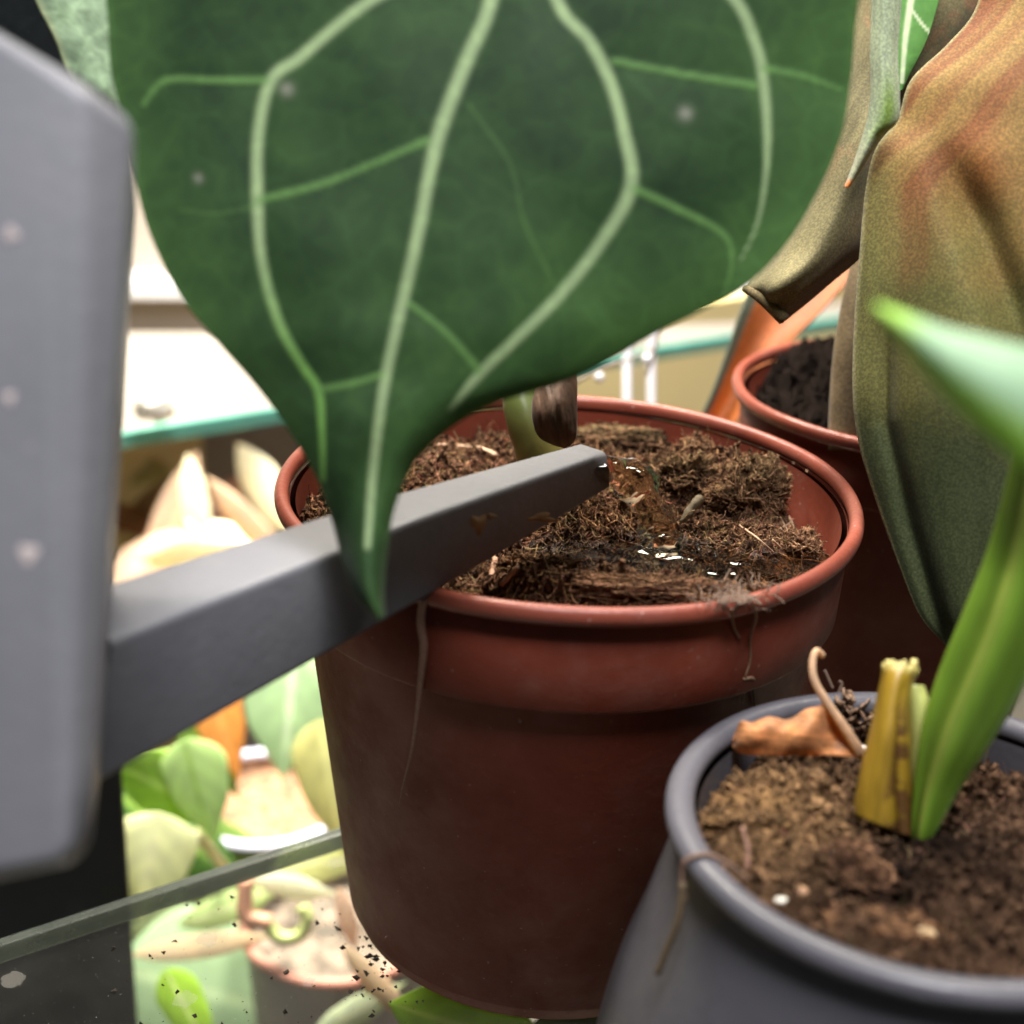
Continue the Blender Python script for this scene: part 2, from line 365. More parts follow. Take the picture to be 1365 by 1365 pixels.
def soil(name, label, c, Rin, hfun, cfun, wfun, n, ngran, nfib, fibc, seed, gs=(.0003, .0011), flen=(.004, .014)):
    rng = np.random.default_rng(seed)
    r = np.sqrt(np.linspace(0, 1, n)) ; r = np.linspace(0, 1, n) * Rin; t = np.linspace(0, 2 * np.pi, int(n * 4.2), endpoint=False)
    X = (r[:, None] * np.cos(t)).ravel(); Y = (r[:, None] * np.sin(t)).ravel()
    def H(x, y):
        P = np.c_[x, y, 0 * x + seed]
        nz = fbm(P, 75, 3) * .0030 + (np.abs(fbm(P + 5, 210, 4)) - .2) * .0040 + fbm(P + 9, 700, 2) * .0008
        return hfun(x, y) + nz * (1 - .45 * wfun(x, y))
    Z = H(X, Y)
    base = cfun(X, Y, Z, rng)
    v0 = np.c_[X + c[0], Y + c[1], Z]; f0 = grid_faces(n, len(t), True)
    # granules (octahedra, squashed and turned)
    rr = Rin * np.sqrt(rng.random(ngran)); tt = rng.random(ngran) * 2 * np.pi
    gx, gy = rr * np.cos(tt), rr * np.sin(tt); gz = H(gx, gy)
    k = wfun(gx, gy) < .97; gx, gy, gz = gx[k], gy[k], gz[k]; ng = len(gx)
    oc = np.array([(1, 0, 0), (-1, 0, 0), (0, 1, 0), (0, -1, 0), (0, 0, 1), (0, 0, -1)], float)
    of = np.array([(0, 2, 4), (2, 1, 4), (1, 3, 4), (3, 0, 4), (2, 0, 5), (1, 2, 5), (3, 1, 5), (0, 3, 5)])
    s = gs[0] + (gs[1] - gs[0]) * rng.random(ng) ** 3
    Q = np.linalg.qr(rng.normal(size=(ng, 3, 3)))[0]
    sh3 = oc[None] * (s[:, None] * (.5 + rng.random((ng, 3))))[:, None, :] * (.75 + .5 * rng.random((ng, 6, 1)))
    gv = np.einsum('nij,nkj->nki', Q, sh3) + np.c_[gx + c[0], gy + c[1], gz + s * .4][:, None]
    gc = cfun(gx, gy, gz, rng) * (.45 + 1.3 * rng.random((ng, 1)) ** 1.6)
    gf = (of[None] + 6 * np.arange(ng)[:, None, None]).reshape(-1, 3)
    # fibres
    fv, ff, fc = [], [], []; off = 0
    rr = Rin * .97 * np.sqrt(rng.random(nfib)); tt = rng.random(nfib) * 2 * np.pi
    hx, hy = rr * np.cos(tt), rr * np.sin(tt)
    K = 7
    ang = rng.random(nfib) * 2 * np.pi; ln = flen[0] + (flen[1] - flen[0]) * rng.random(nfib) ** 2.5
    cur = rng.normal(size=nfib) * .9
    pts = np.zeros((nfib, K, 3)); 
    px, py = hx.copy(), hy.copy()
    for j in range(K):
        pts[:, j, 0] = px; pts[:, j, 1] = py
        a = ang + cur * j / K + rng.normal(size=nfib) * .25
        px = px + np.cos(a) * ln / K; py = py + np.sin(a) * ln / K
        rad = np.hypot(px, py); kk = np.minimum(1, Rin * .985 / np.maximum(rad, 1e-6)); px *= kk; py *= kk
    pts[:, :, 2] = H(pts[:, :, 0].ravel(), pts[:, :, 1].ravel()).reshape(nfib, K)
    pts[:, :, 2] = .55 * pts[:, :, 2] + .45 * pts[:, :, 2].mean(1)[:, None]
    lift = rng.random(nfib) ** 3 * .005
    pts[:, :, 2] += .0004 + lift[:, None] * np.linspace(-.3, 1, K)[None] ** 2 * rng.choice([0, 1], nfib)[:, None]
    pts[:, :, 0] += c[0]; pts[:, :, 1] += c[1]
    wetf = wfun(hx, hy)
    for i in range(nfib):
        if wetf[i] > .93 and i % 3: continue
        r_ = (.00007 + .00022 * rng.random() ** 4)
        v, f = tube(pts[i], np.linspace(r_, r_ * .5, K), 4, 1, False)
        fv.append(v); ff += [[a + off for a in q_] for q_ in f]; off += len(v)
        fc.append(np.repeat((fibc * (.35 + 1.0 * rng.random()) * (1 + .12 * rng.normal(size=3)))[None], len(v), 0))
    fv = np.vstack(fv); fc = np.clip(np.vstack(fc), .01, 1)
    gvf = gv.reshape(-1, 3)
    V_ = np.vstack([v0, gvf, fv]); n0, n1 = len(v0), len(gvf)
    faces = f0.tolist() + (gf + n0).tolist() + [[a + n0 + n1 for a in q_] for q_ in ff]
    Cc = np.vstack([base, np.repeat(gc, 6, 0), fc])
    W = wfun(V_[:, 0] - c[0], V_[:, 1] - c[1])
    me = mesh(name, V_, faces, True, np.clip(Cc, 0, 1), {'wet': W})
    sm = np.ones(len(faces), bool); sm[len(f0):len(f0) + len(gf)] = False
    me.polygons.foreach_set('use_smooth', sm)
    o = obj(name, me, M['soil']); tag(o, label, 'soil', kind='stuff'); return H
def gauss(x, y, p, sx, sy=None, a=0):
    sy = sy or sx; dx, dy = x - p[0], y - p[1]; ca, sa = math.cos(a), math.sin(a)
    return np.exp(-((dx * ca + dy * sa) / sx) ** 2 - ((-dx * sa + dy * ca) / sy) ** 2)
zs = RZ - .010
Pp = lambda u, v: pxl(u, v, zs, CM)
mA, mB, mC, mE, pud, pud2, pud3 = Pp(845, 590), Pp(1000, 650), Pp(850, 806), Pp(935, 625), Pp(965, 752), Pp(800, 742), Pp(880, 728)
WL = RZ - .0110
def h_main(x, y):
    z = RZ - .0108 + 0 * x
    z = z + .0050 * gauss(x, y, mA, .019, .008) + .0105 * gauss(x, y, mB, .012, .010, .3) + .0065 * gauss(x, y, mE, .010, .008)
    z = z + .0068 * gauss(x, y, mC, .027, .0050, -.04) - .0062 * gauss(x, y, pud, .019, .0085, -.12) - .0045 * gauss(x, y, pud2, .014, .0060)
    z = z + .004 * gauss(x, y, Pp(690, 745), .010, .006) + .003 * gauss(x, y, Pp(560, 620), .018, .012)
    r = np.hypot(x, y)
    z = z - .009 * sstep(.046, .058, r) * sstep(-.2, .5, x / np.maximum(r, 1e-6)) * sstep(-.6, .0, y / np.maximum(r, 1e-6))
    return z
def w_main(x, y):
    return np.clip(1.15 * gauss(x, y, pud, .018, .0075, -.12) ** .7 + 1.1 * gauss(x, y, pud2, .013, .0055) ** .7 + .8 * gauss(x, y, pud3, .008, .006), 0, 1)
moss = Pp(1005, 625); dry = Pp(1060, 720); dry2 = Pp(600, 620); dry3 = Pp(860, 800); yel = Pp(900, 680)
def c_main(x, y, z, rng):
    n = len(x); c = np.tile([.105, .055, .030], (n, 1))
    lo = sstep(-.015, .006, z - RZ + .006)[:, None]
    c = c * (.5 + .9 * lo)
    def mixin(g, col): 
        g = np.clip(g, 0, 1)[:, None]; return c * (1 - g) + np.array(col) * g
    c = mixin(.55 * gauss(x, y, dry2, .022, .014), (.20, .115, .075))
    c = mixin(.6 * gauss(x, y, dry, .009, .012), (.24, .13, .085))
    c = mixin(.55 * gauss(x, y, dry3, .025, .006), (.21, .125, .085))
    c = mixin(.8 * gauss(x, y, moss, .006, .004) * (rng.random(n) > .3), (.40, .34, .22))
    c = mixin(.5 * gauss(x, y, mA, .016, .006), (.13, .095, .05))
    return c
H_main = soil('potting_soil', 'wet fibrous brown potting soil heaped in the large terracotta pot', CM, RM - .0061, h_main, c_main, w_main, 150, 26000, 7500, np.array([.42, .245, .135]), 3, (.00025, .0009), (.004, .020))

Pg = lambda u, v: pxl(u, v, ZG - .006, CG)
hole = Pg(1160, 1175); lft = Pg(1030, 1090); hole2 = Pg(1180, 1120)
def h_grey(x, y):
    r = np.hypot(x, y)
    return ZG - .0065 + .0025 * gauss(x, y, lft, .014, .012) - .0035 * gauss(x, y, hole, .009, .007) + .0015 * gauss(x, y, Pg(1150, 1240), .02, .006) - .004 * sstep(.030, .041, r) * (y > -.01)
zero = lambda x, y: 0 * x
def c_grey(x, y, z, rng):
    n = len(x); c = np.tile([.105, .062, .038], (n, 1))
    g = np.clip(1.1 * gauss(x, y, lft, .016, .017), 0, 1)[:, None]; c = c * (1 - g) + np.array([.27, .165, .08]) * g
    g = np.clip(1.1 * gauss(x, y, hole, .009, .006) + 1.0 * gauss(x, y, Pg(1250, 1130), .012, .01), 0, 1)[:, None]; c = c * (1 - g) + np.array([.020, .012, .008]) * g  # hollows painted near black, their shade put into the soil colour
    return c
H_grey = soil('potting_soil', 'crumbly light brown potting soil in the grey pot around the yellow stalk', CG, RG - .0062, h_grey, c_grey, zero, 130, 6000, 420, np.array([.26, .16, .10]), 21, (.0003, .0013), (.003, .009))
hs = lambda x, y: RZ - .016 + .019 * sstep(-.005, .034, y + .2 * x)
cs = lambda x, y, z, rng: np.tile([.012, .007, .005], (len(x), 1))  # near black: the shade in this pot is painted into the colour
H_sec = soil('potting_soil', 'potting soil painted very dark for shade, in the smaller terracotta pot', CS, RS - .0058, hs, cs, zero, 60, 3500, 120, np.array([.08, .045, .03]), 5)

def clod(label, cen, rad, rot, col, tip, seed, amp=.45, nfib=120, gran=500):
    rng = np.random.default_rng(seed)
    ny, nx = 60, 90; ph = np.linspace(.02, np.pi - .02, ny); th = np.linspace(0, 2 * np.pi, nx, endpoint=False)
    d = np.stack([np.sin(ph)[:, None] * np.cos(th), np.sin(ph)[:, None] * np.sin(th), np.cos(ph)[:, None] + 0 * th], -1).reshape(-1, 3)
    def surf(d):
        b = fbm(d * 1.0 + seed, 1.6, 3); c2 = np.abs(fbm(d + seed, 6, 4)); e = fbm(d + seed + 3, 16, 2)
        k = 1 + amp * b + amp * .8 * (c2 - .25) + amp * .25 * e
        p = d * np.array(rad) * k[:, None]
        ca, sa = math.cos(rot), math.sin(rot); return np.c_[p[:, 0] * ca - p[:, 1] * sa, p[:, 0] * sa + p[:, 1] * ca, p[:, 2]] + cen, k
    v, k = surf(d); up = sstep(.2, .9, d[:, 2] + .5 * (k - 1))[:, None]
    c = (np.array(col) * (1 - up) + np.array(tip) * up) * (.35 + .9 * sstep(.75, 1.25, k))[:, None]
    parts = [(v, grid_faces(ny, nx, True).tolist())]; cols = [c]
    for q_ in range(gran):
        dd_ = rng.normal(size=3); dd_ /= np.linalg.norm(dd_); p, _ = surf(dd_[None]); s_ = .0002 + .0005 * rng.random() ** 3
        oc = (np.array([(1, 0, 0), (-1, 0, 0), (0, 1, 0), (0, -1, 0), (0, 0, 1), (0, 0, -1)]) + rng.normal(size=(6, 3)) * .3) * s_ + p
        parts.append((oc, [[0, 2, 4], [2, 1, 4], [1, 3, 4], [3, 0, 4], [2, 0, 5], [1, 2, 5], [3, 1, 5], [0, 3, 5]]))
        cols.append(np.tile((np.array(tip) if dd_[2] > .3 else np.array(col) * 1.5) * (.4 + rng.random()), (6, 1)))
    for q_ in range(nfib):
        dd_ = rng.normal(size=3); dd_[2] = abs(dd_[2]) * .7; dd_ /= np.linalg.norm(dd_); tv = rng.normal(size=3) * .35
        ds = np.array([dd_ + tv * j / 4 for j in range(5)]); ds /= np.linalg.norm(ds, axis=1)[:, None]; p, _ = surf(ds)
        p = p + ds * (.0003 + .002 * rng.random() ** 3 * np.linspace(0, 1, 5)[:, None] ** 2)
        tv_, tf_ = tube(p, .00008 + .00014 * rng.random() ** 3, 4, 1, False); parts.append((tv_, tf_)); cols.append(np.tile(np.array([.36, .21, .12]) * (.4 + .9 * rng.random()), (len(tv_), 1)))
    v, f = join(parts); o = obj('soil_clod', mesh('soil_clod', v, f, True, np.clip(np.vstack(cols), .005, .9), {'wet': np.zeros(len(v))}), M['soil']); return tag(o, label, 'soil')
def szm(u, v, lift=0.):
    p = onz(float(u), float(v), zs)
    for _ in range(8):
        z = H_main(np.array([p[0] - CM[0]]), np.array([p[1] - CM[1]]))[0] + lift; p = onz(float(u), float(v), z)
    return p
clod('flat crusty clod of soil with a ragged point, at the back right of the heap', szm(850, 590, .004), (.0150, .0042, .0042), .05, (.060, .032, .018), (.20, .15, .075), 31, .4, 260, 900)
clod('brown crumbly clod with pale crust, largest on the right of the heap', szm(1000, 665, .002), (.0085, .0065, .0085), .2, (.11, .058, .028), (.20, .13, .065), 47, .38, 420, 1500)
clod('dark fibrous clod directly behind the water stream', szm(915, 640, .001), (.0070, .0050, .0050), .4, (.075, .040, .020), (.17, .11, .055), 12, .5, 220, 700)
clod('low reddish brown fibrous clod on the front rim side of the pot', szm(880, 792, .000), (.0150, .0030, .0030), -.03, (.14, .070, .038), (.24, .13, .08), 66, .4, 300, 600)
clod('small brown clod on the front left of the soil below the spout', szm(715, 762, .000), (.0080, .0036, .0032), .1, (.12, .062, .033), (.22, .125, .07), 71, .5, 200, 500)
clod('rusty clod against the right wall of the large pot', szm(1062, 735, .001), (.0050, .0050, .0045), .3, (.13, .060, .028), (.26, .14, .08), 82, .4, 320, 500)
clod('tan mounded clod of soil in front of the dried leaf in the grey pot', np.array([*(CG + lft), ZG - .008]), (.0105, .0080, .0052), .2, (.15, .085, .038), (.25, .15, .068), 91, .35, 60, 500)
clod('dark brown clod of soil at the foot of the yellow stalk', np.array([*(CG + Pg(1130, 1150)), ZG - .009]), (.0080, .0055, .0048), -.3, (.05, .028, .018), (.12, .065, .038), 95, .45, 50, 400)
clod('broad tan clod of soil along the front rim of the grey pot', np.array([*(CG + Pg(1170, 1240)), ZG - .0085]), (.0120, .0060, .0042), -.25, (.11, .060, .032), (.20, .11, .058), 98, .45, 80, 500)

# ------------------------------------------------------------------ watering can
wc = thing('watering_can', 'grey plastic watering can with long square spout tipping water into the pot', 'watering can', V(at(60., 1100., .2)))
# spout: square section between the body and the mouth
def spout():
    rows = []   # (u,v) top-front ridge, top-back edge, bottom-front edge, depth of ridge
    keys = [((808, 603), (785, 585), (813, 652), .318), ((560, 690), (540, 657), (575, 795), .282), ((150, 853), (120, 783), (110, 1058), .232)]
    tf = [at(*map(float, k[0]), k[3]) for k in keys]
    ax = tf[0] - tf[2]; ax /= np.linalg.norm(ax)
    n = np.cross(ax, [0, 0, 1]); n /= np.linalg.norm(n)         # horizontal normal of the front face
    if n @ FW > 0: n = -n
    A0, A1 = tf[2], tf[0]
    out = []
    for k in keys:
        TF = onplane(float(k[0][0]), float(k[0][1]), A0, n)
        BF = onplane(float(k[2][0]), float(k[2][1]), A0, n)
        up = np.cross(n, ax)
        TB = onplane(float(k[1][0]), float(k[1][1]), A0, up)
        wv = (TB - TF) @ -n; TBs = TF - n * abs(wv) ; BB = BF - n * abs(wv)
        out.append((TF, TBs, BB, BF))
    return out, ax
sec, AX = spout()
secs = np.array(sec)                                             # 3 x 4 x 3
tt = np.linspace(0, 1, 26)
def sect(t):
    return secs[0] * (1 - t) + secs[2] * t if False else (secs[0] * (1 - t / .5) + secs[1] * (t / .5) if t < .5 else secs[1] * (1 - (t - .5) / .5) + secs[2] * ((t - .5) / .5))
rings = []
for t in tt:
    S = sect(t); cen = S.mean(0)
    ring = []
    for i in range(4):
        p, a, b = S[i], S[i - 1], S[(i + 1) % 4]; rr_ = .0014
        da = (a - p) / np.linalg.norm(a - p); db = (b - p) / np.linalg.norm(b - p)
        for s_ in np.linspace(0, 1, 5):
            p1 = p + da * rr_ * (1 - s_) ** 2 + db * rr_ * s_ ** 2
            ring.append(p1)
    rings.append(ring)
rings = np.array(rings); nr = rings.shape[1]
inner = rings[:14].copy(); cc = inner.mean(1, keepdims=True); inner = cc + (inner - cc) * .80
v = np.vstack([rings.reshape(-1, 3), inner.reshape(-1, 3)])
f = grid_faces(len(tt), nr, True).tolist()
off = len(tt) * nr
f += [[a + off for a in q_][::-1] for q_ in grid_faces(14, nr, True).tolist()]
f += [[j, off + j, off + (j + 1) % nr, (j + 1) % nr] for j in range(nr)]
o = obj('spout', mesh('spout', v, f, True), M['can'], wc)
me = o.data
# mud spots stuck to the spout face (thin lumps)
nF = np.cross(AX, [0, 0, 1]); nF /= np.linalg.norm(nF); nF = nF if nF @ FW < 0 else -nF
mud = simple('dried_mud', (.20, .13, .06), .7, .2, 300)
for (u, v_, rx, ry) in ((638, 698, 15, 17), (722, 690, 22, 9), (655, 688, 10, 5)):
    ps = []
    P0 = secs[1][0]
    n_ = 22
    for k in range(n_):
        a = 2 * math.pi * k / n_; j = 1 + .25 * math.sin(3 * a + u) + .12 * math.sin(5 * a)
        ps.append(onplane(u + rx * j * math.cos(a), v_ + ry * j * math.sin(a), P0, nF))
    cc_ = np.mean(ps, 0); vs = [p - nF * .0004 for p in ps] + [cc_ + (p - cc_) * .6 + nF * .00018 for p in ps] + [cc_ + nF * .00025]
    fc_ = [[k, (k + 1) % n_, n_ + (k + 1) % n_, n_ + k] for k in range(n_)] + [[n_ + k, n_ + (k + 1) % n_, 2 * n_] for k in range(n_)]
    obj('mud_spot', mesh('mud_spot', vs, fc_), mud, wc)
# body: a slab whose near face is turned to the camera, bevelled along its right side
D0 = .192
front = [(-260, -110), (60, 82), (118, 122), (108, 560), (96, 1020), (96, 1122), (80, 1150), (-260, 1215)]
side = [(-200, -70), (108, 108), (180, 165), (157, 560), (128, 1010), (121, 1118), (104, 1150), (-200, 1215)]
vf = [at(float(a), float(b), D0) for a, b in front]; vs = [at(float(a), float(b), D0 + .006) for a, b in side]
back = [p + FW * .05 - XC * (.012) for p in vs]
n_ = len(vf); vv = vf + vs + back
fc_ = [list(range(n_))]
for k in range(2): fc_ += [[k * n_ + i, (k + 1) * n_ + i, (k + 1) * n_ + (i + 1) % n_, k * n_ + (i + 1) % n_] for i in range(n_)]
fc_ += [[2 * n_ + i for i in range(n_)][::-1]]
o = obj('body', mesh('body', vv, fc_, True), M['can'], wc); bevel(o, .0016, 4)

dustm = simple('pale_dust', (.42, .36, .34), .8, .1, 200)
for (u, v_, r_) in ((15, 312, 10), (38, 738, 13), (12, 530, 8)):
    c0 = at(float(u), float(v_), D0 - .0001); k_ = r_ * D0 / F
    vs_ = [c0 + k_ * (1 + .25 * math.sin(3 * a + u)) * (XC * math.cos(a) + YC * math.sin(a)) for a in np.linspace(0, 6.283, 17)[:-1]] + [c0 - FW * .0002]
    obj('dust_mark', mesh('dust_mark', vs_, [[i, (i + 1) % 16, 16] for i in range(16)]), dustm, wc)

# water
mt, t, ns, ls, b = nt('poured_water'); b.inputs['Base Color'].default_value = (.86, .74, .54, 1); b.inputs['Roughness'].default_value = .03
b.inputs['Transmission Weight'].default_value = 1; b.inputs['IOR'].default_value = 1.33
bump(ns, ls, b, noi(ns, ls, 150, 2), .35, .002); M['water'] = mt
mouth = secs[0].mean(0)
dz = depth_of(mouth) - .001
path = spline([mouth - AX * .003, at(814., 628., dz), at(842., 640., dz + .002), at(864., 672., dz + .003), at(880., 708., dz + .002), at(884., 730., dz)], 30)
s_ = np.linspace(0, 1, 30)
v, f = tube(path, .0046 * np.interp(s_, [0, .2, .5, .8, 1], [.65, 1.05, 1.25, 1., 1.3]) * (1 + .18 * np.sin(s_ * 17 + 1)) , 24, .7)
dd = np.array([noise.noise(Vector(p * 330)) for p in v]); v += (v - np.repeat(path, 24, 0)) * (dd * .35)[:, None]
st = obj('water_stream', mesh('water_stream', v, f), M['water']); tag(st, 'clear stream of water pouring from the grey spout mouth onto the soil', 'water')
# puddle sheet
mt, t, ns, ls, b = nt('puddle_water'); ns.remove(b)
tr = N(ns, 'ShaderNodeBsdfTransparent'); tr.inputs[0].default_value = (.72, .62, .48, 1)
gl = N(ns, 'ShaderNodeBsdfGlossy'); gl.inputs['Roughness'].default_value = .05
fr = N(ns, 'ShaderNodeFresnel'); fr.inputs[0].default_value = 1.33
mx = ns.new('ShaderNodeMixShader'); ls.new(fr.outputs[0], mx.inputs[0]); ls.new(tr.outputs[0], mx.inputs[1]); ls.new(gl.outputs[0], mx.inputs[2])
bp = ns.new('ShaderNodeBump'); bp.inputs['Strength'].default_value = .45; bp.inputs['Distance'].default_value = .0010
ls.new(noi(ns, ls, 90, 1, .4, stretch=(.6, 2.4, 1)), bp.inputs['Height'])
for q_ in (gl, fr): ls.new(bp.outputs[0], q_.inputs['Normal'])
ls.new(mx.outputs[0], ns['Material Output'].inputs[0]); M['puddle'] = mt
nn = 90
gx, gy = np.meshgrid(np.linspace(-.042, .032, nn), np.linspace(-.018, .018, nn)); gx = gx.ravel() + pud[0]; gy = gy.ravel() + pud[1]
zz = WL + .00028 * np.sin((gy - pud[1]) * 1000 + 90 * gx) * gauss(gx, gy, pud, .016, .012) + .0018 * gauss(gx, gy, Pp(880, 728), .006, .004) + .00008 * np.sin(gx * 700 + gy * 500)
keep = (np.hypot(gx, gy) < RM - .0075)
F_ = [q_ for q_ in grid_faces(nn, nn).tolist() if all(keep[i] for i in q_)]
o = obj('water_puddle', mesh('water_puddle', np.c_[gx + CM[0], gy + CM[1], zz], F_), M['puddle']); tag(o, 'shiny rippling puddle of water on the soil of the large terracotta pot', 'water', kind='stuff')

# ------------------------------------------------------------------ sheets (leaves) laid out between two edges
def sheet(name, rows, mat, parent, colf, ny=120, nx=60, bulge=0., relief=None, th=.0005, prof=None, warp=None):
    """rows: (uL,vL,uR,vR,depth[,bulge]); the surface is curved across by 'bulge' (towards the camera +)"""
    rows = np.array([tuple(r) + ((bulge,) if len(r) == 5 else ()) for r in rows], float)
    S = spline(rows, ny); t = np.linspace(0, 1, nx)
    U = S[:, 0:1] * (1 - t) + S[:, 2:3] * t; Vv = S[:, 1:2] * (1 - t) + S[:, 3:4] * t
    pr = (4 * t * (1 - t)) if prof is None else prof(t)
    D = S[:, 4:5] - S[:, 5:6] * pr[None]
    sg = np.linspace(0, 1, ny)[:, None] + 0 * U; tg = t[None] + 0 * U
    if warp is not None: U, Vv = warp(U, Vv, sg, tg)
    if relief is not None: D = D + relief(U, Vv, sg, tg)
    P = at(U, Vv, D).reshape(-1, 3)
    c = colf(U.ravel(), Vv.ravel(), sg.ravel(), tg.ravel())
    o = obj(name, mesh(name, P, grid_faces(ny, nx), True, np.clip(c, .001, .95)), mat, parent); solid(o, th); return o
def polydist(U, Vv, line):
    """line: (u,v,halfwidth); returns max over the segments of a soft mask, and min distance"""
    best = np.full(U.shape, 1e9); mask = np.zeros(U.shape)
    L_ = spline(line, len(line) * 6)
    for a, b in zip(L_[:-1], L_[1:]):
        d = b[:2] - a[:2]; q2 = d @ d + 1e-9
        t = np.clip(((U - a[0]) * d[0] + (Vv - a[1]) * d[1]) / q2, 0, 1)
        dist = np.hypot(U - a[0] - t * d[0], Vv - a[1] - t * d[1]); w_ = a[2] * (1 - t) + b[2] * t
        best = np.minimum(best, dist); mask = np.maximum(mask, 1 - sstep(.25, 1.35, dist / (.66 * w_ + .5)))
    return mask, best
def pxnoise(U, Vv, sc, seed=0, oct=4):
    return np.array([noise.fractal(Vector((a * sc, b * sc, seed)), .6, 2, oct) for a, b in zip(U.ravel(), Vv.ravel())]).reshape(U.shape)

M['leaf'] = attrmat('dark_green_leaf', .60, .14, .03, 700, .10, .08, .09, net=130)
M['leafgloss'] = attrmat('glossy_green_leaf', .55, .15, .0, 500, .1, .05, .3)
M['velvet'] = attrmat('velvety_brown_leaf', .70, .06, .12, 1900, .95, .35, .15, bdist=.0002)
M['dry'] = attrmat('dried_leaf', .6, .25, .1, 500, .3, .5, .4)
M['stalk'] = attrmat('fleshy_stalk', .35, .06, 0, 350, .15, .2, .5, stretch=(1, 1, .2))
M['bright'] = attrmat('lower_leaf', .40, .22, 0, 150, .15, .1, .4)

# big front leaf
veins = [
    [(700, -200, 15), (655, 0, 15), (625, 75, 15), (590, 165, 15), (573, 230, 14), (558, 310, 13), (535, 410, 12), (515, 500, 11), (503, 580, 10), (495, 660, 8), (490, 730, 5)],
    [(700, -190, 12), (600, -60, 12), (500, -2, 12), (450, 35, 12), (400, 78, 12), (362, 108, 12), (345, 180, 12), (344, 270, 12), (350, 350, 10), (372, 430, 10), (402, 485, 9), (425, 522, 8), (430, 580, 6), (432, 640, 4)],
    [(355, 108, 8), (290, 108, 7), (222, 108, 6), (192, 140, 4)],
    [(345, 268, 8), (430, 246, 7), (500, 218, 6), (570, 188, 8)],
    [(425, 520, 7), (470, 512, 6), (510, 500, 6)],
    [(700, -190, 13), (740, -5, 13), (785, 55, 13), (813, 110, 13), (830, 170, 13), (841, 248, 14), (800, 325, 13), (745, 395, 12), (692, 448, 11), (640, 498, 10), (600, 545, 4)],
    [(700, -190, 12), (880, -90, 12), (975, -5, 12), (1005, 55, 12), (1016, 100, 11), (1022, 170, 9), (1020, 235, 5), (1008, 300, 2), (985, 350, .6)],
    [(818, 82, 7), (900, 98, 6), (1005, 115, 8)],
    [(845, 252, 8), (900, 278, 8), (962, 312, 6), (975, 350, 3), (960, 410, .6)],
    [(545, 405, 5), (595, 445, 6), (638, 494, 8)],
    [(1018, 92, 7), (1075, 104, 5), (1120, 120, 3)],
    [(625, 140, 3), (680, 220, 4), (700, 300, 3), (745, 390, 3)],
    [(345, 275, 5), (290, 285, 3), (240, 280, 2)]]
rows = [(520, -330, 800, -330, .262), (250, -270, 1080, -250, .262), (160, -150, 1150, -150, .260), (140, -60, 1150, -60, .259), (145, 30, 1140, 30, .258), (150, 100, 1133, 110, .257), (172, 180, 1118, 190, .256),
        (188, 270, 1082, 270, .255), (208, 330, 1040, 335, .254), (243, 398, 980, 390, .253), (290, 455, 880, 440, .252), (340, 512, 775, 498, .252),
        (385, 572, 640, 545, .251), (420, 630, 560, 605, .250), (443, 690, 527, 668, .249), (458, 745, 514, 735, .248), (478, 795, 510, 790, .247), (503, 824, 511, 824, .247)]
def leafA_relief(U, Vv, s, t):
    d = np.full(U.shape, 1e9); mk = np.zeros(U.shape)
    for ln in veins[:-2]:
        a, b = polydist(U, Vv, ln); mk = np.maximum(mk, a); d = np.minimum(d, b)
    mid = 655 - (Vv - 0) * .30 + 0 * U
    fold = np.exp(-((U - mid - 18) / 30) ** 2) * sstep(520, 700, Vv)
    return -.0009 * (1 - np.exp(-d / 45)) - mk * .00025 + .0042 * fold + .0012 * np.sin(Vv / 130 + U / 210) + .0009 * pxnoise(U, Vv, 1 / 170., 0, 1)
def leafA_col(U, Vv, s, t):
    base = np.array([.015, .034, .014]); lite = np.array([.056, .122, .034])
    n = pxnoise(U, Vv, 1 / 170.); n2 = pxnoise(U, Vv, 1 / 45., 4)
    k = .18 + .35 * sstep(.1, .9, t) * sstep(200, 420, Vv) + .45 * sstep(.80, 1, t) + .3 * (1 - sstep(0, .14, t)) + .22 * n + .10 * n2 + .5 * np.exp(-(np.minimum(t, 1 - t) / .006) ** 2)  # last term paints a thin lit margin along the leaf edge
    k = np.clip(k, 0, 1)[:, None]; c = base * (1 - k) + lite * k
    for i, ln in enumerate(veins):
        mk, _ = polydist(U, Vv, ln)
        main_ = i in (0, 1, 5, 6)
        vc = np.array([.25, .335, .17]) if main_ else np.array([.12, .24, .07])
        if i in (1,): vc = vc[None] * (1 - sstep(300, 520, Vv))[:, None] + np.array([.14, .29, .07]) * sstep(300, 520, Vv)[:, None]
        if i >= 11: mk = mk * .3
        if not main_: mk = mk * .70
        c = c * (1 - mk[:, None]) + vc * mk[:, None]
    for (a, b, r) in ((383, 120, 9), (913, 152, 9), (265, 238, 6)):
        g = np.exp(-((U - a) ** 2 + (Vv - b) ** 2) / r ** 2)[:, None] * .45; c = c * (1 - g) + np.array([.35, .33, .28]) * g
    return c
LA = thing('large_leaf', 'big dark green heart shaped leaf with pale veins, nearest and hanging over the pot', 'leaf', V(at(700., -180., .262)))
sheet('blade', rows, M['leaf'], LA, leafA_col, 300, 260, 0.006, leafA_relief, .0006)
v, f = tube(spline([at(695., -190., .262), at(730., -330., .285), at(790., -420., .33), at(800., -300., .40)], 20), .0022, 10)
obj('petiole', mesh('petiole', v, f, True, np.tile([.12, .2, .06], (len(v), 1))), M['stalk'], LA)

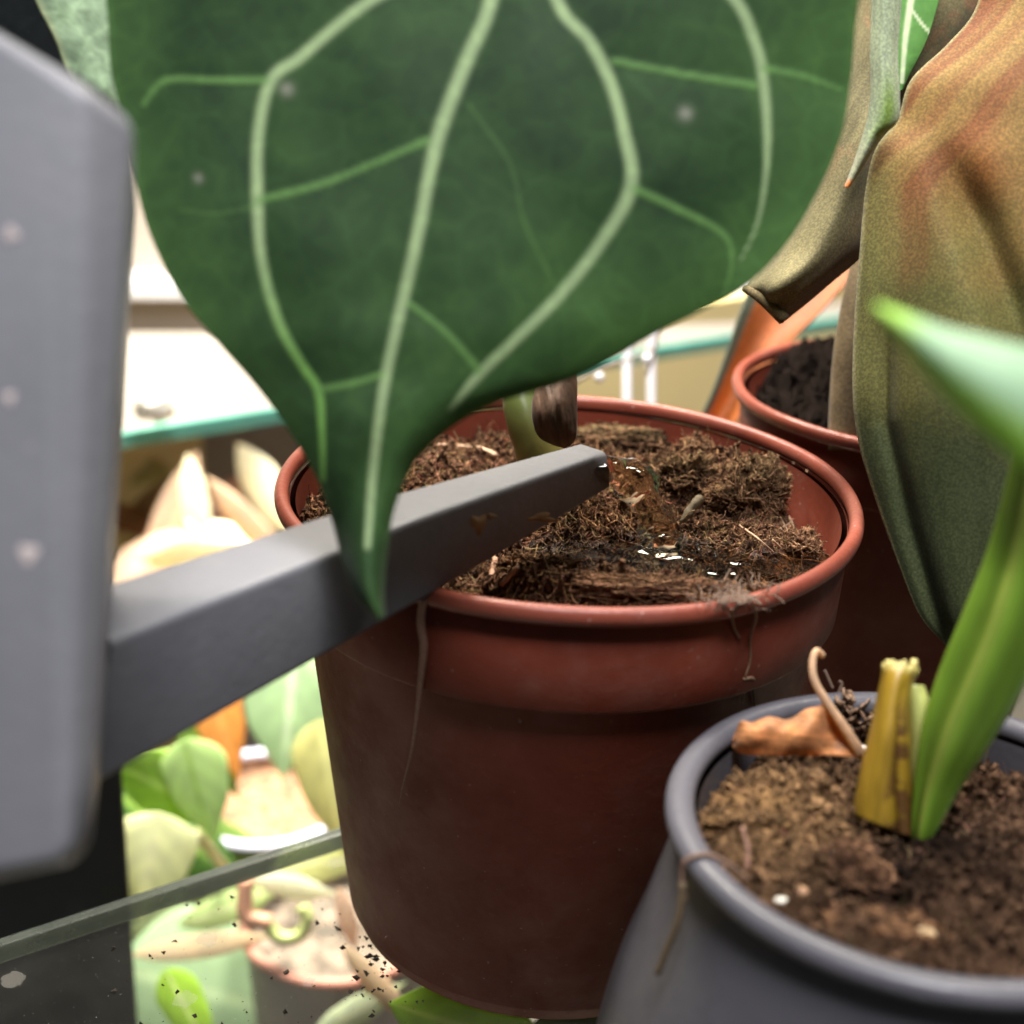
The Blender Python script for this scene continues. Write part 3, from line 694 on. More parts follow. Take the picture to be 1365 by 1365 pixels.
# pale leaf upper left
LB = thing('pale_leaf', 'pale sage green leaf behind the big dark leaf, upper left corner', 'leaf', V(at(150., 0., .30)))
def cB(U, Vv, s, t):
    n = pxnoise(U, Vv, 1 / 40.)[:, None]; n2 = pxnoise(U, Vv, 1 / 14., 3)[:, None]
    c = np.array([.25, .34, .21]) * (1 + .45 * n + .25 * n2); e = (1 - sstep(0, .05, t))[:, None]; return c * (1 - e) + np.array([.32, .36, .2]) * e
sheet('blade', [(-60, -260, 300, -260, .302), (0, -120, 330, -120, .300), (42, -10, 330, -20, .298), (72, 50, 320, 50, .296), (90, 95, 300, 100, .295), (118, 122, 270, 150, .294), (150, 150, 240, 185, .294), (205, 200, 212, 204, .295)],
      M['leaf'], LB, cB, 80, 60, .004, lambda U, Vv, s, t: .0012 * pxnoise(U, Vv, 1 / 60., 0, 2), .0005)

# ------------------------------------------------------------------ brown velvety foliage, right
def stripes(U, Vv, ax, ay, sc, seed): 
    x = U * ax + Vv * ay; y = -U * ay + Vv * ax
    return np.array([noise.fractal(Vector((a * sc, b * sc * .12, seed)), .5, 2, 4) for a, b in zip(y.ravel(), x.ravel())]).reshape(U.shape)
def bandc(U, Vv, s, t):
    return t * 1.15 + 1.25 * np.minimum(s, .42) - .4 * np.maximum(s - .42, 0) * t + .05 * pxnoise(U, Vv, 1 / 160., 2, 1)
def n1(x, seed): return np.array([noise.noise(Vector((a, seed, 0))) for a in x.ravel()]).reshape(x.shape)
def cBrown(U, Vv, s, t):
    q_ = bandc(U, Vv, s, t); n = (n1(q_ * 8, 3.3) + .18 * n1(q_ * 21, 7.1))[:, None]; n2 = pxnoise(U, Vv, 1 / 110., 6, 2)[:, None]
    top = np.array([.140, .052, .020]); gold = np.array([.180, .110, .035]); olive = np.array([.088, .082, .026]); deep = np.array([.034, .042, .018])
    k = sstep(-.28, .30, n); c = top * (1 - k) + gold * k
    a = sstep(250, 430, Vv + 60 * n2[:, 0] + (1300 - U) * .35 + 90 * n[:, 0])[:, None]; c = c * (1 - a) + (olive * (1 + .45 * n)) * a
    a = sstep(460, 680, Vv + 70 * n2[:, 0] + 110 * n[:, 0])[:, None]; c = c * (1 - a) + (deep * (1 + .9 * n)) * a
    g = (np.exp(-((U - 1310) / 32) ** 2 - ((Vv - 225) / 48) ** 2) * .7)[:, None]; c = c * (1 - g) + np.array([.17, .055, .015]) * g
    e = (1 - sstep(0, .018, t))[:, None]; c = c * (1 - e) + np.array([.20, .18, .09]) * e
    return c
BL = thing('brown_leaf', 'large velvety leaf shading from copper brown to deep green, hanging at right', 'leaf', V(at(1365., -100., .32)))
rows = [(1345, -160, 1560, -200, .325, .004), (1318, -60, 1580, -100, .322, .006), (1300, 15, 1590, -20, .320, .008), (1262, 62, 1600, 60, .319, .010), (1215, 108, 1600, 130, .318, .012), (1197, 160, 1600, 200, .318, .014),
        (1168, 200, 1600, 270, .318, .015), (1154, 260, 1590, 330, .318, .016), (1147, 340, 1580, 400, .318, .017), (1140, 430, 1560, 480, .318, .017), (1138, 520, 1540, 560, .318, .016),
        (1146, 590, 1510, 630, .319, .014), (1170, 670, 1480, 700, .320, .012), (1200, 755, 1440, 770, .321, .009), (1226, 818, 1390, 830, .322, .006), (1258, 855, 1340, 862, .323, .003), (1285, 866, 1300, 868, .324, 0)]
def rBrown(U, Vv, s, t):
    # the deep valley that runs from upper left to lower right, plus soft undulations
    xv = np.interp(Vv, [100, 200, 290, 400, 520, 700, 860], [1230, 1262, 1300, 1345, 1385, 1380, 1330])
    val = .0065 * np.exp(-((U - xv) / 34) ** 2) * sstep(150, 300, Vv) * (1 - sstep(520, 640, Vv))
    x2 = np.interp(Vv, [430, 560, 700, 860], [1185, 1182, 1215, 1262]); val2 = .0026 * np.exp(-((U - x2) / 13) ** 2) * sstep(400, 520, Vv)
    ridge = -.0030 * np.exp(-(((U - 1140) * .78 + (Vv - 250) * -.62 + 0) / 60) ** 2)
    q_ = bandc(U, Vv, s, t); sh_ = q_.shape
    rib = -.0005 * n1(q_.ravel() * 8, 3.3).reshape(sh_) - .0001 * n1(q_.ravel() * 21, 7.1).reshape(sh_)
    return val + val2 + rib * sstep(0, .06, t) + .0010 * pxnoise(U, Vv, 1 / 110., 8, 1)
sheet('blade', rows, M['velvet'], BL, cBrown, 300, 150, 0, rBrown, .0007)
# rolled brown leaf behind
RL = thing('rolled_leaf', 'rolled olive brown leaf pointing down between the big green and brown leaves', 'leaf', V(at(1200., 0., .35)))
def cR(U, Vv, s, t):
    n = stripes(U, Vv, -.5, .87, 1 / 40., 5)[:, None]; c = np.array([.115, .100, .050]) * (1 + .4 * n)
    a = sstep(.45, .95, t)[:, None] * sstep(150, 380, Vv)[:, None]; c = c * (1 - .75 * a) + np.array([.10, .055, .03]) * .75 * a
    r = (sstep(.05, .5, pxnoise(U, Vv, 1 / 80., 3)) * (1 - sstep(150, 260, Vv)))[:, None] * .6; c = c * (1 - r) + np.array([.22, .11, .06]) * r
    return c
rows = [(1138, -120, 1330, -120, .372, .010), (1135, 0, 1312, -10, .370, .012), (1118, 90, 1262, 80, .368, .014), (1095, 190, 1215, 165, .366, .016), (1070, 270, 1180, 250, .364, .016), (1030, 340, 1160, 325, .362, .015), (998, 378, 1100, 382, .360, .012), (1000, 388, 1046, 427, .359, .004)]
sheet('blade', rows, M['velvet'], RL, cR, 120, 90, 0, lambda U, Vv, s, t: .0005 * np.sin(t * 17 + s * 4) + .0006 * pxnoise(U, Vv, 1 / 60., 0, 1), .0006)
v, f = tube(spline([at(992., 384., .357), at(1015., 398., .354), at(1045., 425., .356)], 12), np.linspace(.0009, .0016, 12), 8, 1)
obj('rolled_edge', mesh('rolled_edge', v, f, True, np.tile([.10, .075, .035], (len(v), 1))), M['velvet'], RL)
# light green leaf glimpsed at top right
GL = thing('veined_leaf', 'bright green leaf with a white vein, glimpsed between brown leaves at the top', 'leaf', V(at(1230., 0., .40)))
def cG(U, Vv, s, t):
    c = np.tile([.12, .28, .07], (len(U), 1)) * (1 + .2 * pxnoise(U, Vv, 1 / 30.))[:, None]
    for ln in ([(1222, -60, 8), (1214, 0, 7), (1207, 50, 6), (1202, 110, 3)], [(1212, 10, 3), (1235, 40, 3), (1260, 60, 2)]):
        mk, _ = polydist(U, Vv, ln); c = c * (1 - mk[:, None]) + np.array([.6, .68, .42]) * mk[:, None]
    return c
sheet('blade', [(1185, -120, 1275, -120, .342), (1188, -20, 1256, -20, .341), (1190, 50, 1236, 50, .340), (1194, 100, 1212, 98, .340), (1198, 122, 1202, 120, .340)], M['leaf'], GL, cG, 60, 40, .001)
# hanging pale strip with orange tip
HL = thing('narrow_leaf', 'narrow pale grey green leaf hanging down with a tiny orange tip', 'leaf', V(at(1180., -60., .312)))
def cH(U, Vv, s, t):
    c = np.array([.22, .26, .17]) * (1 + .25 * stripes(U, Vv, 0, 1, 1 / 9., 7))[:, None]
    a = (np.exp(-((t - .62) / .25) ** 2) * sstep(80, 150, Vv) * (1 - sstep(170, 200, Vv)))[:, None]; c = c * (1 - a) + np.array([.13, .20, .04]) * a
    a = sstep(170, 215, Vv)[:, None]; c = c * (1 - .35 * a) + np.array([.20, .16, .10]) * .35 * a
    a = sstep(236, 246, Vv)[:, None]; c = c * (1 - a) + np.array([.55, .17, .05]) * a
    return c
rows = [(1166, -100, 1202, -100, .313), (1163, 0, 1200, 0, .311), (1161, 70, 1196, 70, .310), (1162, 120, 1198, 125, .309), (1157, 160, 1196, 160, .309), (1150, 185, 1176, 180, .310), (1141, 212, 1158, 207, .311), (1132, 236, 1143, 232, .312), (1127, 249, 1130, 250, .3125)]
sheet('blade', rows, M['velvet'], HL, cH, 120, 30, .003, lambda U, Vv, s, t: -.0004 * np.exp(-((t - .45) / .12) ** 2), .0005)
# orange leaf behind second pot
OL = thing('orange_leaf', 'glowing orange leaf underside with a dark green edge, behind the smaller pot', 'leaf', V(at(950., 540., .46)))
def cO(U, Vv, s, t):
    c = np.tile([.27, .070, .008], (len(U), 1)) * (1 + .35 * stripes(U, Vv, -.5, .86, 1 / 40., 1))[:, None]
    a = (1 - sstep(.10, .16, t))[:, None]; return c * (1 - a) + np.array([.06, .075, .05]) * a
rows = [(1060, 230, 1240, 200, .480), (1030, 310, 1190, 300, .476), (1000, 380, 1150, 352, .472), (985, 420, 1095, 415, .468), (968, 470, 1055, 455, .465), (950, 520, 1010, 520, .462), (932, 562, 975, 570, .460), (925, 590, 940, 600, .458)]
sheet('blade', rows, M['dry'], OL, cO, 80, 50, -.006, None, .0005)
OL2 = thing('orange_leaf', 'small red orange leaf piece touching the left edge of the brown leaf', 'leaf', V(at(1140., 370., .45)))
sheet('blade', [(1130, 340, 1190, 340, .44), (1136, 360, 1190, 365, .44), (1143, 385, 1185, 392, .44)], M['dry'], OL2, lambda U, Vv, s, t: np.tile([.6, .09, .02], (len(U), 1)), 20, 20, .002)
# stem in second pot
SP = thing('bare_plant', 'thick greyish brown plant stem rising from the smaller terracotta pot', 'plant', V(at(1130., 570., .39)))
v, f = tube(spline([at(1128., 600., .385), at(1130., 520., .385), at(1137., 440., .385), at(1160., 330., .39), at(1200., 200., .40)], 30), np.linspace(.0046, .0036, 30), 16)
n_ = np.array([noise.noise(Vector(p * 180)) for p in v]); v_c = np.array([.13, .095, .055]) * (1 + .5 * n_)[:, None]
obj('stalk', mesh('stalk', v, f, True, v_c), M['velvet'], SP)

# ------------------------------------------------------------------ plant in main pot
pl = thing('potted_plant', 'green stem base with a brown papery sheath, in the pot behind the spout', 'plant', V(at(700., 600., .35)))
v, f = tube(spline([at(722., 615., .352), at(712., 588., .352), at(700., 556., .353), at(694., 520., .355), at(700., 430., .36), at(720., 300., .35)], 40), np.interp(np.linspace(0, 1, 40), [0, .2, .5, 1], [.0058, .0050, .0044, .0035]), 18)
g = sstep(.02, .0, (v[:, 2] - v[:, 2].min()))[:, None]
obj('stalk', mesh('stalk', v, f, True, np.array([.10, .14, .035]) * (1 - g) + np.array([.20, .15, .04]) * g), M['stalk'], pl)
def cS(U, Vv, s, t):
    n = stripes(U, Vv, 0.2, 1, 1 / 12., 2)[:, None]; c = np.array([.115, .062, .038]) * (1 + .5 * n)
    a = (1 - sstep(0, .3, t))[:, None] * sstep(.3, .8, s)[:, None]; return c * (1 - a * .6)
sheet('sheath', [(722, 500, 766, 480, .345, .002), (713, 525, 768, 512, .344, .004), (710, 545, 768, 540, .343, .005), (712, 565, 768, 565, .343, .005), (720, 582, 766, 584, .344, .004), (738, 592, 755, 597, .345, .001)],
      M['dry'], pl, cS, 50, 40, 0, lambda U, Vv, s, t: .0006 * stripes(U, Vv, .1, 1, 1 / 14., 9), .0006)

# straws and roots: individual, in-focus
strawm = attrmat('straw_fibre', .75, 0, 0, 1500, .4, .3)
def straw(name, pts, r, col, label, cat='root', parent=None, sides=6):
    P = spline(pts, max(8, len(pts) * 5)); v, f = tube(P, np.linspace(r, r * .65, len(P)), sides)
    ctr = np.repeat(P, sides, 0); nz_ = np.array([noise.noise(Vector(q_ * 900)) for q_ in v])[:, None]; v = ctr + (v - ctr) * (1 + .55 * nz_)
    o = obj(name, mesh(name, v, f, True, np.tile(col, (len(v), 1)) * (.8 + .4 * RNG.random((len(v), 1)))), strawm, parent)
    if not parent: tag(o, label, cat)
    return o
tan = np.array([.36, .22, .14])
def sz(u, v, lift=0.001):
    """point on the soil of the main pot seen at (u,v)"""
    p = onz(float(u), float(v), zs)
    for _ in range(6):
        z = H_main(np.array([p[0] - CM[0]]), np.array([p[1] - CM[1]]))[0] + lift
        p = onz(float(u), float(v), z)
    return p
dw = depth_of
d1 = dw(sz(1060, 690)) - .006
straw('dry_root', [at(1030., 650., d1 + .002), at(1050., 665., d1), at(1076., 685., d1 + .001)], .0006, tan * 1.25, 'thick straight pale root leaning on the right edge of the soil heap')
straw('dry_root', [at(1063., 672., d1 + .004), at(1070., 650., d1 + .006), at(1077., 622., d1 + .007)], .00035, tan, 'short upright forked root at the right of the soil heap')
straw('dry_root', [at(1044., 650., d1 + .006), at(1056., 636., d1 + .008), at(1058., 620., d1 + .009), at(1053., 607., d1 + .010)], .00018, tan * .9, 'hair thin curved root standing above the soil at right')
straw('dry_root', [at(1008., 602., d1 + .014), at(1022., 594., d1 + .014), at(1033., 592., d1 + .014)], .00018, tan * .8, 'tiny root hair sticking out above the mossy clump')
for i, (a, b, c_, d_) in enumerate([(1040, 690, 1062, 742), (1052, 688, 1068, 748), (1075, 715, 1098, 745), (1040, 705, 1058, 690), (985, 700, 1035, 740), (1030, 720, 1050, 745)]):
    straw('dry_root', [sz(a, b, .0016), sz((a + c_) / 2 + 3, (b + d_) / 2, .003), sz(c_, d_, .001)], .00028, tan * (.9 + .1 * (i % 3)), 
          ['pale root strand running down the right slope of the heap', 'second pale strand on the right slope ending low', 'short strand near the right front corner of the soil', 'crossing strand on the right slope of the heap', 'long strand reaching the puddle from the heap', 'strand beside the puddle near the right wall'][i])
dA = dw(sz(880, 630))
straw('wood_sliver', [at(850., 634., dA), at(880., 630., dA - .001), at(916., 624., dA - .001)], .0010, np.array([.33, .18, .11]), 'flat reddish brown wood sliver lying behind the water stream', 'sliver')
straw('wood_sliver', [sz(662, 608, .002), sz(640, 598, .003), sz(606, 595, .002), sz(585, 593, .002)], .0007, np.array([.42, .27, .18]), 'pale curved straw left of the green stem', 'sliver')
straw('wood_sliver', [sz(655, 775, .001), sz(660, 745, .004)], .0009, np.array([.36, .19, .12]), 'short upright brown chip below the spout at the front rim', 'sliver')
straw('wood_sliver', [sz(668, 780, .001), sz(690, 755, .003)], .0006, np.array([.38, .24, .15]), 'slanted thin chip near the front rim below the spout', 'sliver')
dY = dw(sz(915, 690))
straw('rotten_twig', [at(934., 664., dY + .001), at(916., 686., dY - .001), at(908., 700., dY - .001), at(890., 722., dY)], .0012, np.array([.07, .048, .02]), 'stubby yellowish twig leaning into the puddle', 'twig', None, 10)
# root hanging outside the pot, left front
dF = .271
rt = thing('hanging_root', 'long thin root hanging down the front of the large pot below the spout', 'root', V(at(562., 800., dF)))
def outer(u, v, eps=.0006, free=False):
    """point just outside the main pot's wall seen at (u,v)"""
    r = ray(float(u), float(v)); best = None
    for d in np.linspace(.20, .40, 900):
        p = CAM + r * d
        if p[2] > RZ or p[2] < 0: continue
        R_ = np.interp(p[2], [0, RZ - .0245, RZ - .0235, RZ - .0042, RZ - .0040, RZ], [.0455, .0586, .0604, .0622, .0648, .0648]) + eps
        if free: R_ = np.interp(p[2], [0, RZ], [.0515, .0652])
        if math.hypot(p[0] - CM[0], p[1] - CM[1]) < R_: return p
    return CAM + r * .3
P = spline([outer(565, 796, .001, True), outer(561, 830, 0, True), outer(565, 862, 0, True), outer(561, 905, 0, True), outer(556, 950, 0, True), outer(549, 1000, 0, True), outer(538, 1045, 0, True), outer(532, 1075, 0, True)], 44)
v, f = tube(P, np.interp(np.linspace(0, 1, 44), [0, .3, .6, 1], [.0008, .0008, .0004, .00010]), 8)
obj('strand', mesh('strand', v, f, True, np.tile([.22, .12, .085], (len(v), 1))), strawm, rt)
# tuft over the front rim
tf = thing('root_tuft', 'tangle of fine brown roots draped over the front rim of the large pot', 'roots', V(outer(975, 800)))
fb = []
for k in range(60):
    u = 975 + RNG.normal() * 22; v0_ = 792 + RNG.normal() * 6; a = RNG.normal() * .9 + (0 if k % 2 else 1.2); pts = []
    for q_ in range(5):
        v_ = v0_; pts.append(onz(u, min(v_, 806.), RZ + .0004) if v_ < 806 else outer(u, max(v_, 812.), .0008))
        u += math.cos(a) * 7; v0_ += math.sin(a) * 6; a += RNG.normal() * .7
    fb.append(tube(spline(pts, 12), .00007 + .00010 * RNG.random(), 4, 1, False))
v, f = join(fb); o = obj('fibres', mesh('fibres', v, f, True, np.tile([.10, .06, .04], (len(v), 1))), strawm, tf); tag(o, kind='stuff')
for pts, r_ in (([(1000, 800), (1008, 820), (1000, 850), (1000, 880), (993, 905), (990, 938)], .0003), ([(975, 812), (978, 835), (985, 850)], .0003), ([(990, 905), (1004, 905), (1005, 925), (1007, 945)], .0004)):
    v, f = tube(spline([outer(a, b, .0008) for a, b in pts], 24), r_, 5); obj('strand', mesh('strand', v, f, True, np.tile([.17, .095, .055], (len(v), 1))), strawm, tf)
# mossy lump
lumps = []
mc = sz(1005, 632, 0)
for k in range(420):
    a = RNG.normal(size=3) * np.array([.0042, .003, .0016]) ; s_ = .0003 + .0006 * RNG.random()
    c0 = mc + a + np.array([0, 0, .0012])
    vv, ff = lathe([(.00005, -s_), (s_ * .9, -s_ * .3), (s_ * .7, s_ * .6), (.00005, s_)], 5, c0); vv += RNG.normal(size=vv.shape) * s_ * .2; lumps.append((vv, ff))
v, f = join(lumps); o = obj('moss_clump', mesh('moss_clump', v, f, False, np.tile([.40, .35, .22], (len(v), 1)) * (.4 + .8 * np.repeat(RNG.random(len(lumps)), len(lumps[0][0]))[:, None])), strawm); tag(o, 'pale crusty clump of dry moss on top of the soil heap', 'moss', kind='stuff')

# ------------------------------------------------------------------ grey pot contents
zg = ZG - .006
bs = onz(1178., 1085., zg); dB_ = depth_of(bs)
ys = thing('yellow_stalk', 'cut yellow stalk with brown rot, standing in the grey pot', 'stalk', V(bs))
def cY(U, Vv, s, t):
    n = stripes(U, Vv, -.1, 1, 1 / 22., 3)[:, None]; c = np.array([.30, .185, .018]) * (1 + .35 * n) * (1.15 - .45 * s[:, None])  # darker towards the foot: shading painted into the stalk colour
    a = (sstep(.42, .58, t + .1 * n[:, 0]) * sstep(.2, .5, s) * (1 - sstep(.86, .98, t)))[:, None] * sstep(-.35, .05, pxnoise(U, Vv, 1 / 26., 2))[:, None]; c = c * (1 - a) + np.array([.085, .04, .012]) * a
    a = (1 - sstep(0, .12, s))[:, None]; c = c * (1 - a) + np.array([.65, .55, .20]) * a; return c
yt = dB_ - .002
def wY(U, Vv, s, t):
    e = np.exp(-s / .05); return U + 0 * s, Vv + e * (7 * np.sin(t * 19 + 1) * t + 5 * np.sin(t * 41)) 
cprof = lambda t: np.sqrt(np.clip(1 - (2 * t - 1) ** 2, 0, 1))
sheet('stump', [(1180, 884, 1224, 890, yt, .004), (1178, 905, 1215, 908, yt, .005), (1170, 940, 1210, 945, yt, .006), (1162, 980, 1212, 990, yt, .007), (1152, 1020, 1214, 1035, yt, .007), (1145, 1055, 1218, 1080, yt, .007), (1140, 1085, 1224, 1120, yt, .007)],
      M['stalk'], ys, cY, 90, 50, 0, lambda U, Vv, s, t: .0022 * np.exp(-((t - .66) / .07) ** 2) * sstep(.15, .4, s), .0011, cprof, wY)
sheet('pale_sheath', [(1213, 912, 1228, 915, yt - .001, .001), (1215, 950, 1238, 948, yt - .001, .002), (1216, 1000, 1238, 1005, yt - .001, .002), (1212, 1060, 1236, 1070, yt - .001, .002), (1200, 1100, 1240, 1125, yt, .002)],
      M['stalk'], ys, lambda U, Vv, s, t: np.array([.40, .42, .13]) * (1 + .3 * stripes(U, Vv, 0, 1, 1 / 14., 1))[:, None], 50, 14, 0, None, .0012)
gs_ = thing('green_stalk', 'thick bright green stalk in the grey pot rising out of frame to the right', 'stalk', V(onz(1228., 1120., zg)))
dG = depth_of(onz(1228., 1120., zg))
cl = [(1226, 1135, 6, dG), (1232, 1105, 16, dG - .001), (1252, 1040, 30, dG - .002), (1278, 975, 44, dG - .004), (1310, 905, 52, dG - .006), (1343, 825, 52, dG - .009), (1368, 740, 46, dG - .012), (1388, 640, 40, dG - .019), (1420, 480, 38, dG - .03), (1450, 300, 38, dG - .04)]
S = spline(np.array(cl, float), 90); P = at(S[:, 0], S[:, 1], S[:, 3]); rad = S[:, 2] * S[:, 3] / F
sides = 40; v, f = tube(P, rad, sides, 1)
k = np.tile(np.arange(sides), 90); th = k / sides * 2 * np.pi
rel = np.repeat(P, sides, 0); lobes = 1 + .10 * np.cos(5 * th) - .10 * np.exp(-((np.mod(th - 3.6, 2 * np.pi)) / .35) ** 2)
v = rel + (v - rel) * lobes[:, None]
c = np.tile([.105, .190, .018], (len(v), 1)) * (1 + .3 * np.sin(th * 5 + 1))[:, None]
for a0_, cc_ in ((.9, (.30, .40, .16)), (2.4, (.28, .33, .06)), (3.9, (.32, .42, .2)), (5.2, (.24, .30, .05))):
    a = np.exp(-((th - a0_) / .12) ** 2)[:, None] * .8; c = c * (1 - a) + np.array(cc_) * a
obj('petiole', mesh('petiole', v, f, True, c), M['stalk'], gs_)
FL = thing('young_leaf', 'blurred bright green young leaf tip close to the lens at the right edge', 'leaf', V(at(1400., 540., .185)))
def cF(U, Vv, s, t):
    c = np.tile([.30, .46, .28], (len(U), 1)); a = (sstep(.5, .85, t) + (1 - sstep(.1, .3, s)))[:, None].clip(0, 1); return c * (1 - a) + np.array([.36, .62, .09]) * a  # pale mint centre paints in the gloss of the leaf
sheet('blade', [(1166, 406, 1170, 412, .170), (1212, 422, 1200, 450, .168), (1262, 440, 1238, 498, .167), (1312, 452, 1282, 545, .166), (1365, 465, 1335, 592, .165), (1430, 480, 1400, 640, .165), (1520, 520, 1500, 660, .167)],
      M['leafgloss'], FL, cF, 60, 30, .0025, None, .0006)
# dried leaf curl
dD = depth_of(onz(1060., 1000., zg + .002))
DL = thing('dried_leaf', 'curled orange brown dead leaf lying on the soil in the grey pot', 'dried leaf', V(at(1060., 1000., dD)))
def cD(U, Vv, s, t):
    n = stripes(U, Vv, 1, .1, 1 / 12., 4)[:, None]; n2 = pxnoise(U, Vv, 1 / 25., 2)[:, None]; return np.array([.46, .20, .075]) * (1 + .4 * n + .4 * n2)
sheet('blade', [(976, 986, 977, 996, dD - .003, 0), (986, 966, 990, 1004, dD - .004, .001), (1010, 960, 1018, 1006, dD - .005, .002), (1045, 958, 1052, 1006, dD - .006, .002), (1078, 948, 1085, 1006, dD - .006, .002), (1102, 936, 1112, 1007, dD - .006, -.001), (1125, 970, 1130, 1008, dD - .005, -.001), (1147, 1003, 1148, 1008, dD - .004, 0)],
      M['dry'], DL, cD, 90, 40, 0, lambda U, Vv, s, t: .0009 * np.sin(s * 17 + t * 3) * t * (1 - t) * 4 + .0004 * pxnoise(U, Vv, 1 / 26., 0, 2), .0004, None, lambda U, Vv, s, t: (U, Vv + 3 * np.sin(s * 31) * (1 - t)))
v, f = tube(spline([at(1148., 1006., dD - .005), at(1124., 968., dD - .0065), at(1102., 936., dD - .0065), at(1086., 908., dD - .006), at(1083., 884., dD - .005), at(1088., 868., dD - .004), at(1097., 874., dD - .003)], 40), np.interp(np.linspace(0, 1, 40), [0, .3, 1], [.0011, .0008, .0006]), 10)
obj('tendril', mesh('tendril', v, f, True, np.tile([.50, .32, .20], (len(v), 1))), M['dry'], DL)
# perlite / chips
for (u, v_, s_, cl_, lb) in ((1041, 1201, .0009, (.7, .66, .58), 'round white perlite grain by the front rim of the grey pot'), (1232, 1247, .0019, (.50, .35, .2), 'pale tan chip on the front soil of the grey pot'), (1148, 998, .0011, (.7, .62, .55), 'white perlite grain between the dried leaf and the yellow stalk'), (1068, 1188, .0011, (.42, .24, .14), 'small tan bark chip beside the perlite grain')):
    p = onz(float(u), float(v_), zg + .001)
    vv, ff = lathe([(.0001, -s_ * .7), (s_ * .8, -s_ * .4), (s_, 0), (s_ * .7, s_ * .5), (.0001, s_ * .7)], 10, (0, 0, 0)); vv = vv * (1.2, .8, .9) + RNG.normal(size=vv.shape) * s_ * .08 + p
    o = obj('soil_chip', mesh('soil_chip', vv, ff, True, np.tile(cl_, (len(vv), 1))), strawm); tag(o, lb, 'chip')
# root looped over grey rim
def grim(ang, dr=0, z=0): return np.array([CG[0] + (RG + dr) * math.cos(ang), CG[1] + (RG + dr) * math.sin(ang), ZG + z])
pr = onz(925., 1140., ZG) ; an = math.atan2(pr[1] - CG[1], pr[0] - CG[0])
rr = thing('rim_root', 'brown root thread looped over the left side of the grey pot rim', 'root', V(grim(an)))
for i, pts in enumerate(([grim(an + .12, -.0085, -.003), grim(an + .08, -.006, -.0008), grim(an + .03, -.003, .0006), grim(an, .0004, -.0008), grim(an + .01, .001, -.004), grim(an + .05, .001, -.007)], [grim(an + .03, .0012, -.004), grim(an + .06, .0022, -.010), grim(an + .05, .0035, -.016), grim(an + .04, .0045, -.021)])):
    v, f = tube(spline(pts, 24), [.0004, .0006][i], 6); obj('strand', mesh('strand', v, f, True, np.tile([(.14, .08, .055), (.09, .06, .03)][i], (len(v), 1))), strawm, rr)
p = onz(995., 1160., zg); straw('dry_root', [p + (0, 0, .0), p + (0, .001, .0035), p + (-.001, .003, .0065)], .00045, np.array([.33, .18, .13]), 'short pinkish root on the left soil of the grey pot')
# root bunch at back of grey pot
rb = thing('root_knot', 'knotted brown roots on the back soil of the grey pot behind the dried leaf', 'roots', V(onz(1140., 965., zg)))
dR = depth_of(onz(1145., 965., zg)); fb = []
for k in range(46):
    c0 = np.array([1142 + RNG.normal() * 12, 962 + RNG.normal() * 12]); pts = []
    a = RNG.random() * 6.28
    for j in range(5):
        pts.append(at(c0[0], c0[1], dR - .003 + .002 * RNG.normal())); a += RNG.normal() * .9; c0 = c0 + np.array([math.cos(a), math.sin(a)]) * 8
    fb.append(tube(spline(pts, 10), .0002 + .0002 * RNG.random(), 5, 1, False))
v, f = join(fb); o = obj('fibres', mesh('fibres', v, f, True, np.tile([.17, .10, .06], (len(v), 1))), strawm, rb); tag(o, kind='stuff')
for pts in ([(1116, 950), (1117, 928), (1122, 912), (1118, 908)], [(1110, 918), (1103, 902), (1099, 893)]):
    v, f = tube(spline([at(float(a), float(b), dR + .002) for a, b in pts], 16), .0004, 6); obj('strand', mesh('strand', v, f, True, np.tile([.10, .06, .04], (len(v), 1))), strawm, rb)

# ------------------------------------------------------------------ dirt crumbs on the glass
cr = []
for k in range(230):
    if k < 90: u, v_ = 500 + RNG.normal() * 26, 1290 + RNG.normal() * 40
    else: u, v_ = 150 + RNG.random() * 420, 1190 + RNG.random() * 180
    p = onz(u, v_, 0.0003)
    if (p @ E2) > b0 - .002 or math.hypot(p[0] - CM[0], p[1] - CM[1]) < .046: continue
    s_ = .00012 + .0006 * RNG.random() ** 4 * (1.4 if k < 90 else 1)
    vv = (np.array([(1, 0, 0), (-1, 0, 0), (0, 1, 0), (0, -1, 0), (0, 0, .8), (0, 0, -.3)]) + RNG.normal(size=(6, 3)) * .35) * s_ + p
    cr.append((vv, [[0, 2, 4], [2, 1, 4], [1, 3, 4], [3, 0, 4], [2, 0, 5], [1, 2, 5], [3, 1, 5], [0, 3, 5]]))
v, f = join(cr); o = obj('soil_crumbs', mesh('soil_crumbs', v, f, False), simple('dark_crumb', (.02, .013, .008), .9)); tag(o, 'dark soil crumbs scattered over the glass shelf beside the pot', 'crumbs', kind='stuff')

